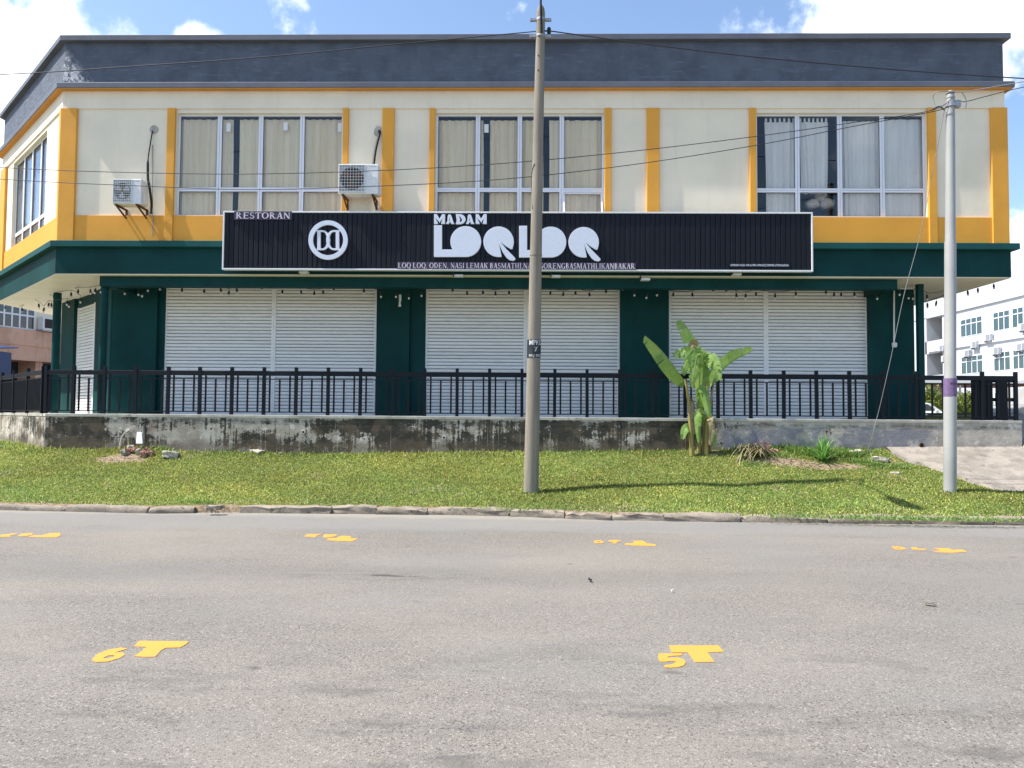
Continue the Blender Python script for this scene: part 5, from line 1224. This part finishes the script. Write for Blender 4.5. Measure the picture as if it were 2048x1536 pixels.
def car(name, label, px_nose, Y, z0, L_, Hc, mat, flip=1):
    x1 = at(px_nose, 820, Y).x; W_ = 1.65
    root = thing(name, label, 'car', (x1-L_/2, Y+W_/2, z0))
    X = lambda f: x1-L_*(1-f); Z = lambda f: z0+Hc*f
    body = [(0, .18), (0, .52), (.04, .62), (.16, .66), (.74, .64), (.96, .54), (1, .42), (1, .18)]
    cab = [(.10, .64), (.20, .97), (.28, 1.0), (.52, 1.0), (.58, .97), (.76, .63)]
    bb = MB().prism([(X(a), Z(b)) for a, b in body], TS, Y, Y+W_).build('body', mat, root, bevel=.06)
    MB().prism([(X(a), Z(b)) for a, b in cab], TS, Y+.10, Y+W_-.10).build('cabin', mat, root, bevel=.05)
    MB().prism([(X(a), Z(b)) for a, b in [(.18, .69), (.24, .94), (.40, .95), (.40, .68)]], TS, Y+.09, Y+.099).build('side_window', 'darkglass', root)
    MB().prism([(X(a), Z(b)) for a, b in [(.43, .68), (.43, .95), (.53, .94), (.68, .68)]], TS, Y+.09, Y+.099).build('side_window', 'darkglass', root)
    for a in (.18, .80):
        for y in (Y-.01, Y+W_-.17): 
            wv = MB().prism(circ(X(a), z0+.30, .30, n=20), TS, y, y+.18).build('wheel', 'black', root, bevel=.02); MB().prism(circ(X(a), z0+.30, .17, n=16), TS, y-.006, y-.001).build('rim', 'steel', wv)
    MB().box(x1-.10, x1+.004, Y+.1, Y+.4, Z(.42), Z(.50)).build('headlight', 'alu', root, bevel=.02)
    MB().box(X(.63), X(.67), Y-.12, Y+.08, Z(.66), Z(.73)).build('door_mirror', mat, root, bevel=.03)
car('parked_car', 'white car parked behind the railing left of the steel pole', 1921, 45, 1.10, 3.9, 1.44, 'white')
car('parked_van', 'pale vehicle with dark windows at the far right edge', 2258, 25, .95, 3.6, 1.75, 'polegrey')
def carport():
    Y = 56; p, q = at(1840, 760, Y), at(2085, 760, Y); root = thing('carport', 'low white-edged carport roof behind the bushes', 'carport', ((p.x+q.x)/2, Y+2, .8))
    z = at(1900, 766, Y).z
    MB().box(p.x, q.x, Y, Y+5, z, z+.22).build('roof', 'white', root, bevel=.02); MB().box(p.x+.1, q.x-.1, Y+.1, Y+4.9, z-.14, z-.002).build('ceiling', 'rust', root)
    for f in (.02, .34, .66, .98):
        x = p.x+(q.x-p.x)*f; MB().box(x-.06, x+.06, Y+.15, Y+.27, .78, z-.14).build('post', 'steel', root)
carport()

# ------------------------------------------------------------------ background, left
def far_left():
    ang = math.radians(17.9); ex = Vector((math.sin(ang), math.cos(ang), 0)); ey = Vector((-math.cos(ang), math.sin(ang), 0))
    o = at(50, 700, 38); 
    T = lambda x, y, z: tuple(Vector((o.x, o.y, 0))+ex*x+ey*y+Vector((0, 0, z)))
    root = thing('neighbour_building', 'older neighbouring block with stained pink lower wall and grid windows at left', 'building', T(0, 3, .78))
    nrm = Vector((math.cos(ang), -math.sin(ang), 0))
    def lz(px, py):
        d = ray(px, py); t = (Vector((o.x, o.y, 0))-CP).dot(nrm)/d.dot(nrm); q = CP+d*t; return ((q-Vector((o.x, o.y, 0))).dot(ex), q.z)
    za = lz(50, 660)[1]; zb_ = lz(50, 722)[1]
    xr = 16; 
    MB().box(-16, xr, 0, 8, za, za+4.5, T).build('upper_wall', 'cream', root)
    MB().box(-16, xr, -.25, 8, zb_, za, T).build('lower_wall', MT_pink, root, bevel=.02)
    MB().box(-16, xr, 1.2, 8, .78, zb_, T).build('shop_recess', 'dark', root)
    for k in range(5): MB().box(-15+k*5.2, -14.6+k*5.2, 0, 1.2, .78, zb_, T).build('column', MT_pink, root)
    MB().box(-16, xr, -.30, -.25, (za+zb_)/2-.03, (za+zb_)/2+.03, T).build('string_course', MT_pink, root)
    x0 = lz(-60, 640)[0]; x1 = lz(68, 640)[0]; z0, z1 = za+.03, lz(40, 606)[1]+.1; n = 8
    w = MB().box(x0, x1, -.05, -.002, z1-.06, z1, T).box(x0, x1, -.05, -.002, z0, z0+.06, T).box(x0, x1, -.05, -.002, (z0+z1)/2-.04, (z0+z1)/2+.04, T).build('window', 'alu', root)
    for k in range(n+1): 
        x = x0+(x1-x0)*k/n; MB().box(x-.04, x+.04, -.055, -.003, z0, z1, T).build('mullion', 'alu', w)
    for k in range(n):
        for a, b in ((z0+.06, (z0+z1)/2-.04), ((z0+z1)/2+.04, z1-.06)): MB().box(x0+(x1-x0)*k/n+.04, x0+(x1-x0)*(k+1)/n-.04, -.03, -.004, a, b, T).build('pane', 'darkglass', w)
    xa = lz(90, 640)[0]; za2 = lz(90, 648)[1]; o2 = MB().box(xa-.45, xa+.45, -.42, -.06, za2-.35, za2+.3, T).build('condenser', 'white', root, bevel=.03); MB().box(xa-.35, xa+.15, -.435, -.42, za2-.25, za2+.22, T).build('fan_grille', 'black', o2)
    MB().box(xa-.5, xa+.5, -.45, -.01, za2-.42, za2-.36, T).build('bracket', 'steel', o2)
MT_pink = paint('pink_stained_plaster', (.66, .42, .31), rough=.85, var=.25, streak=.75, dirt=(.16, .10, .07), bump=.3)
far_left()
def stall():
    Y = 31; a, b = at(-60, 695, Y), at(24, 695, Y+2.2); z1 = at(10, 697, Y).z; z0 = at(10, 748, Y).z
    root = thing('market_stall', 'blue tarpaulin stall with flat roof at the left edge', 'stall', ((a.x+b.x)/2, Y+1, .78))
    blue = flat('blue_tarpaulin', (.010, .035, .14), .5, 0, .4, .3)
    MB().box(a.x, b.x, Y, Y+2.2, z0, z1).build('tarpaulin', blue, root, bevel=.02)
    MB().add([(a.x-.3, Y-.5, z1+.02), (b.x+.05, Y-.3, z1-.06), (b.x+.10, Y+2.5, z1+.22), (a.x-.3, Y+2.5, z1+.3), (a.x-.3, Y-.5, z1+.06), (b.x+.05, Y-.3, z1-.02), (b.x+.10, Y+2.5, z1+.26), (a.x-.3, Y+2.5, z1+.34)], [(0, 1, 2, 3), (4, 7, 6, 5), (0, 4, 5, 1), (1, 5, 6, 2), (2, 6, 7, 3), (3, 7, 4, 0)]).build('roof', blue, root)
    for x in (a.x+.05, b.x-.05): MB().box(x-.03, x+.03, Y+.03, Y+.09, .78, z0).build('leg', 'steel', root)
stall()
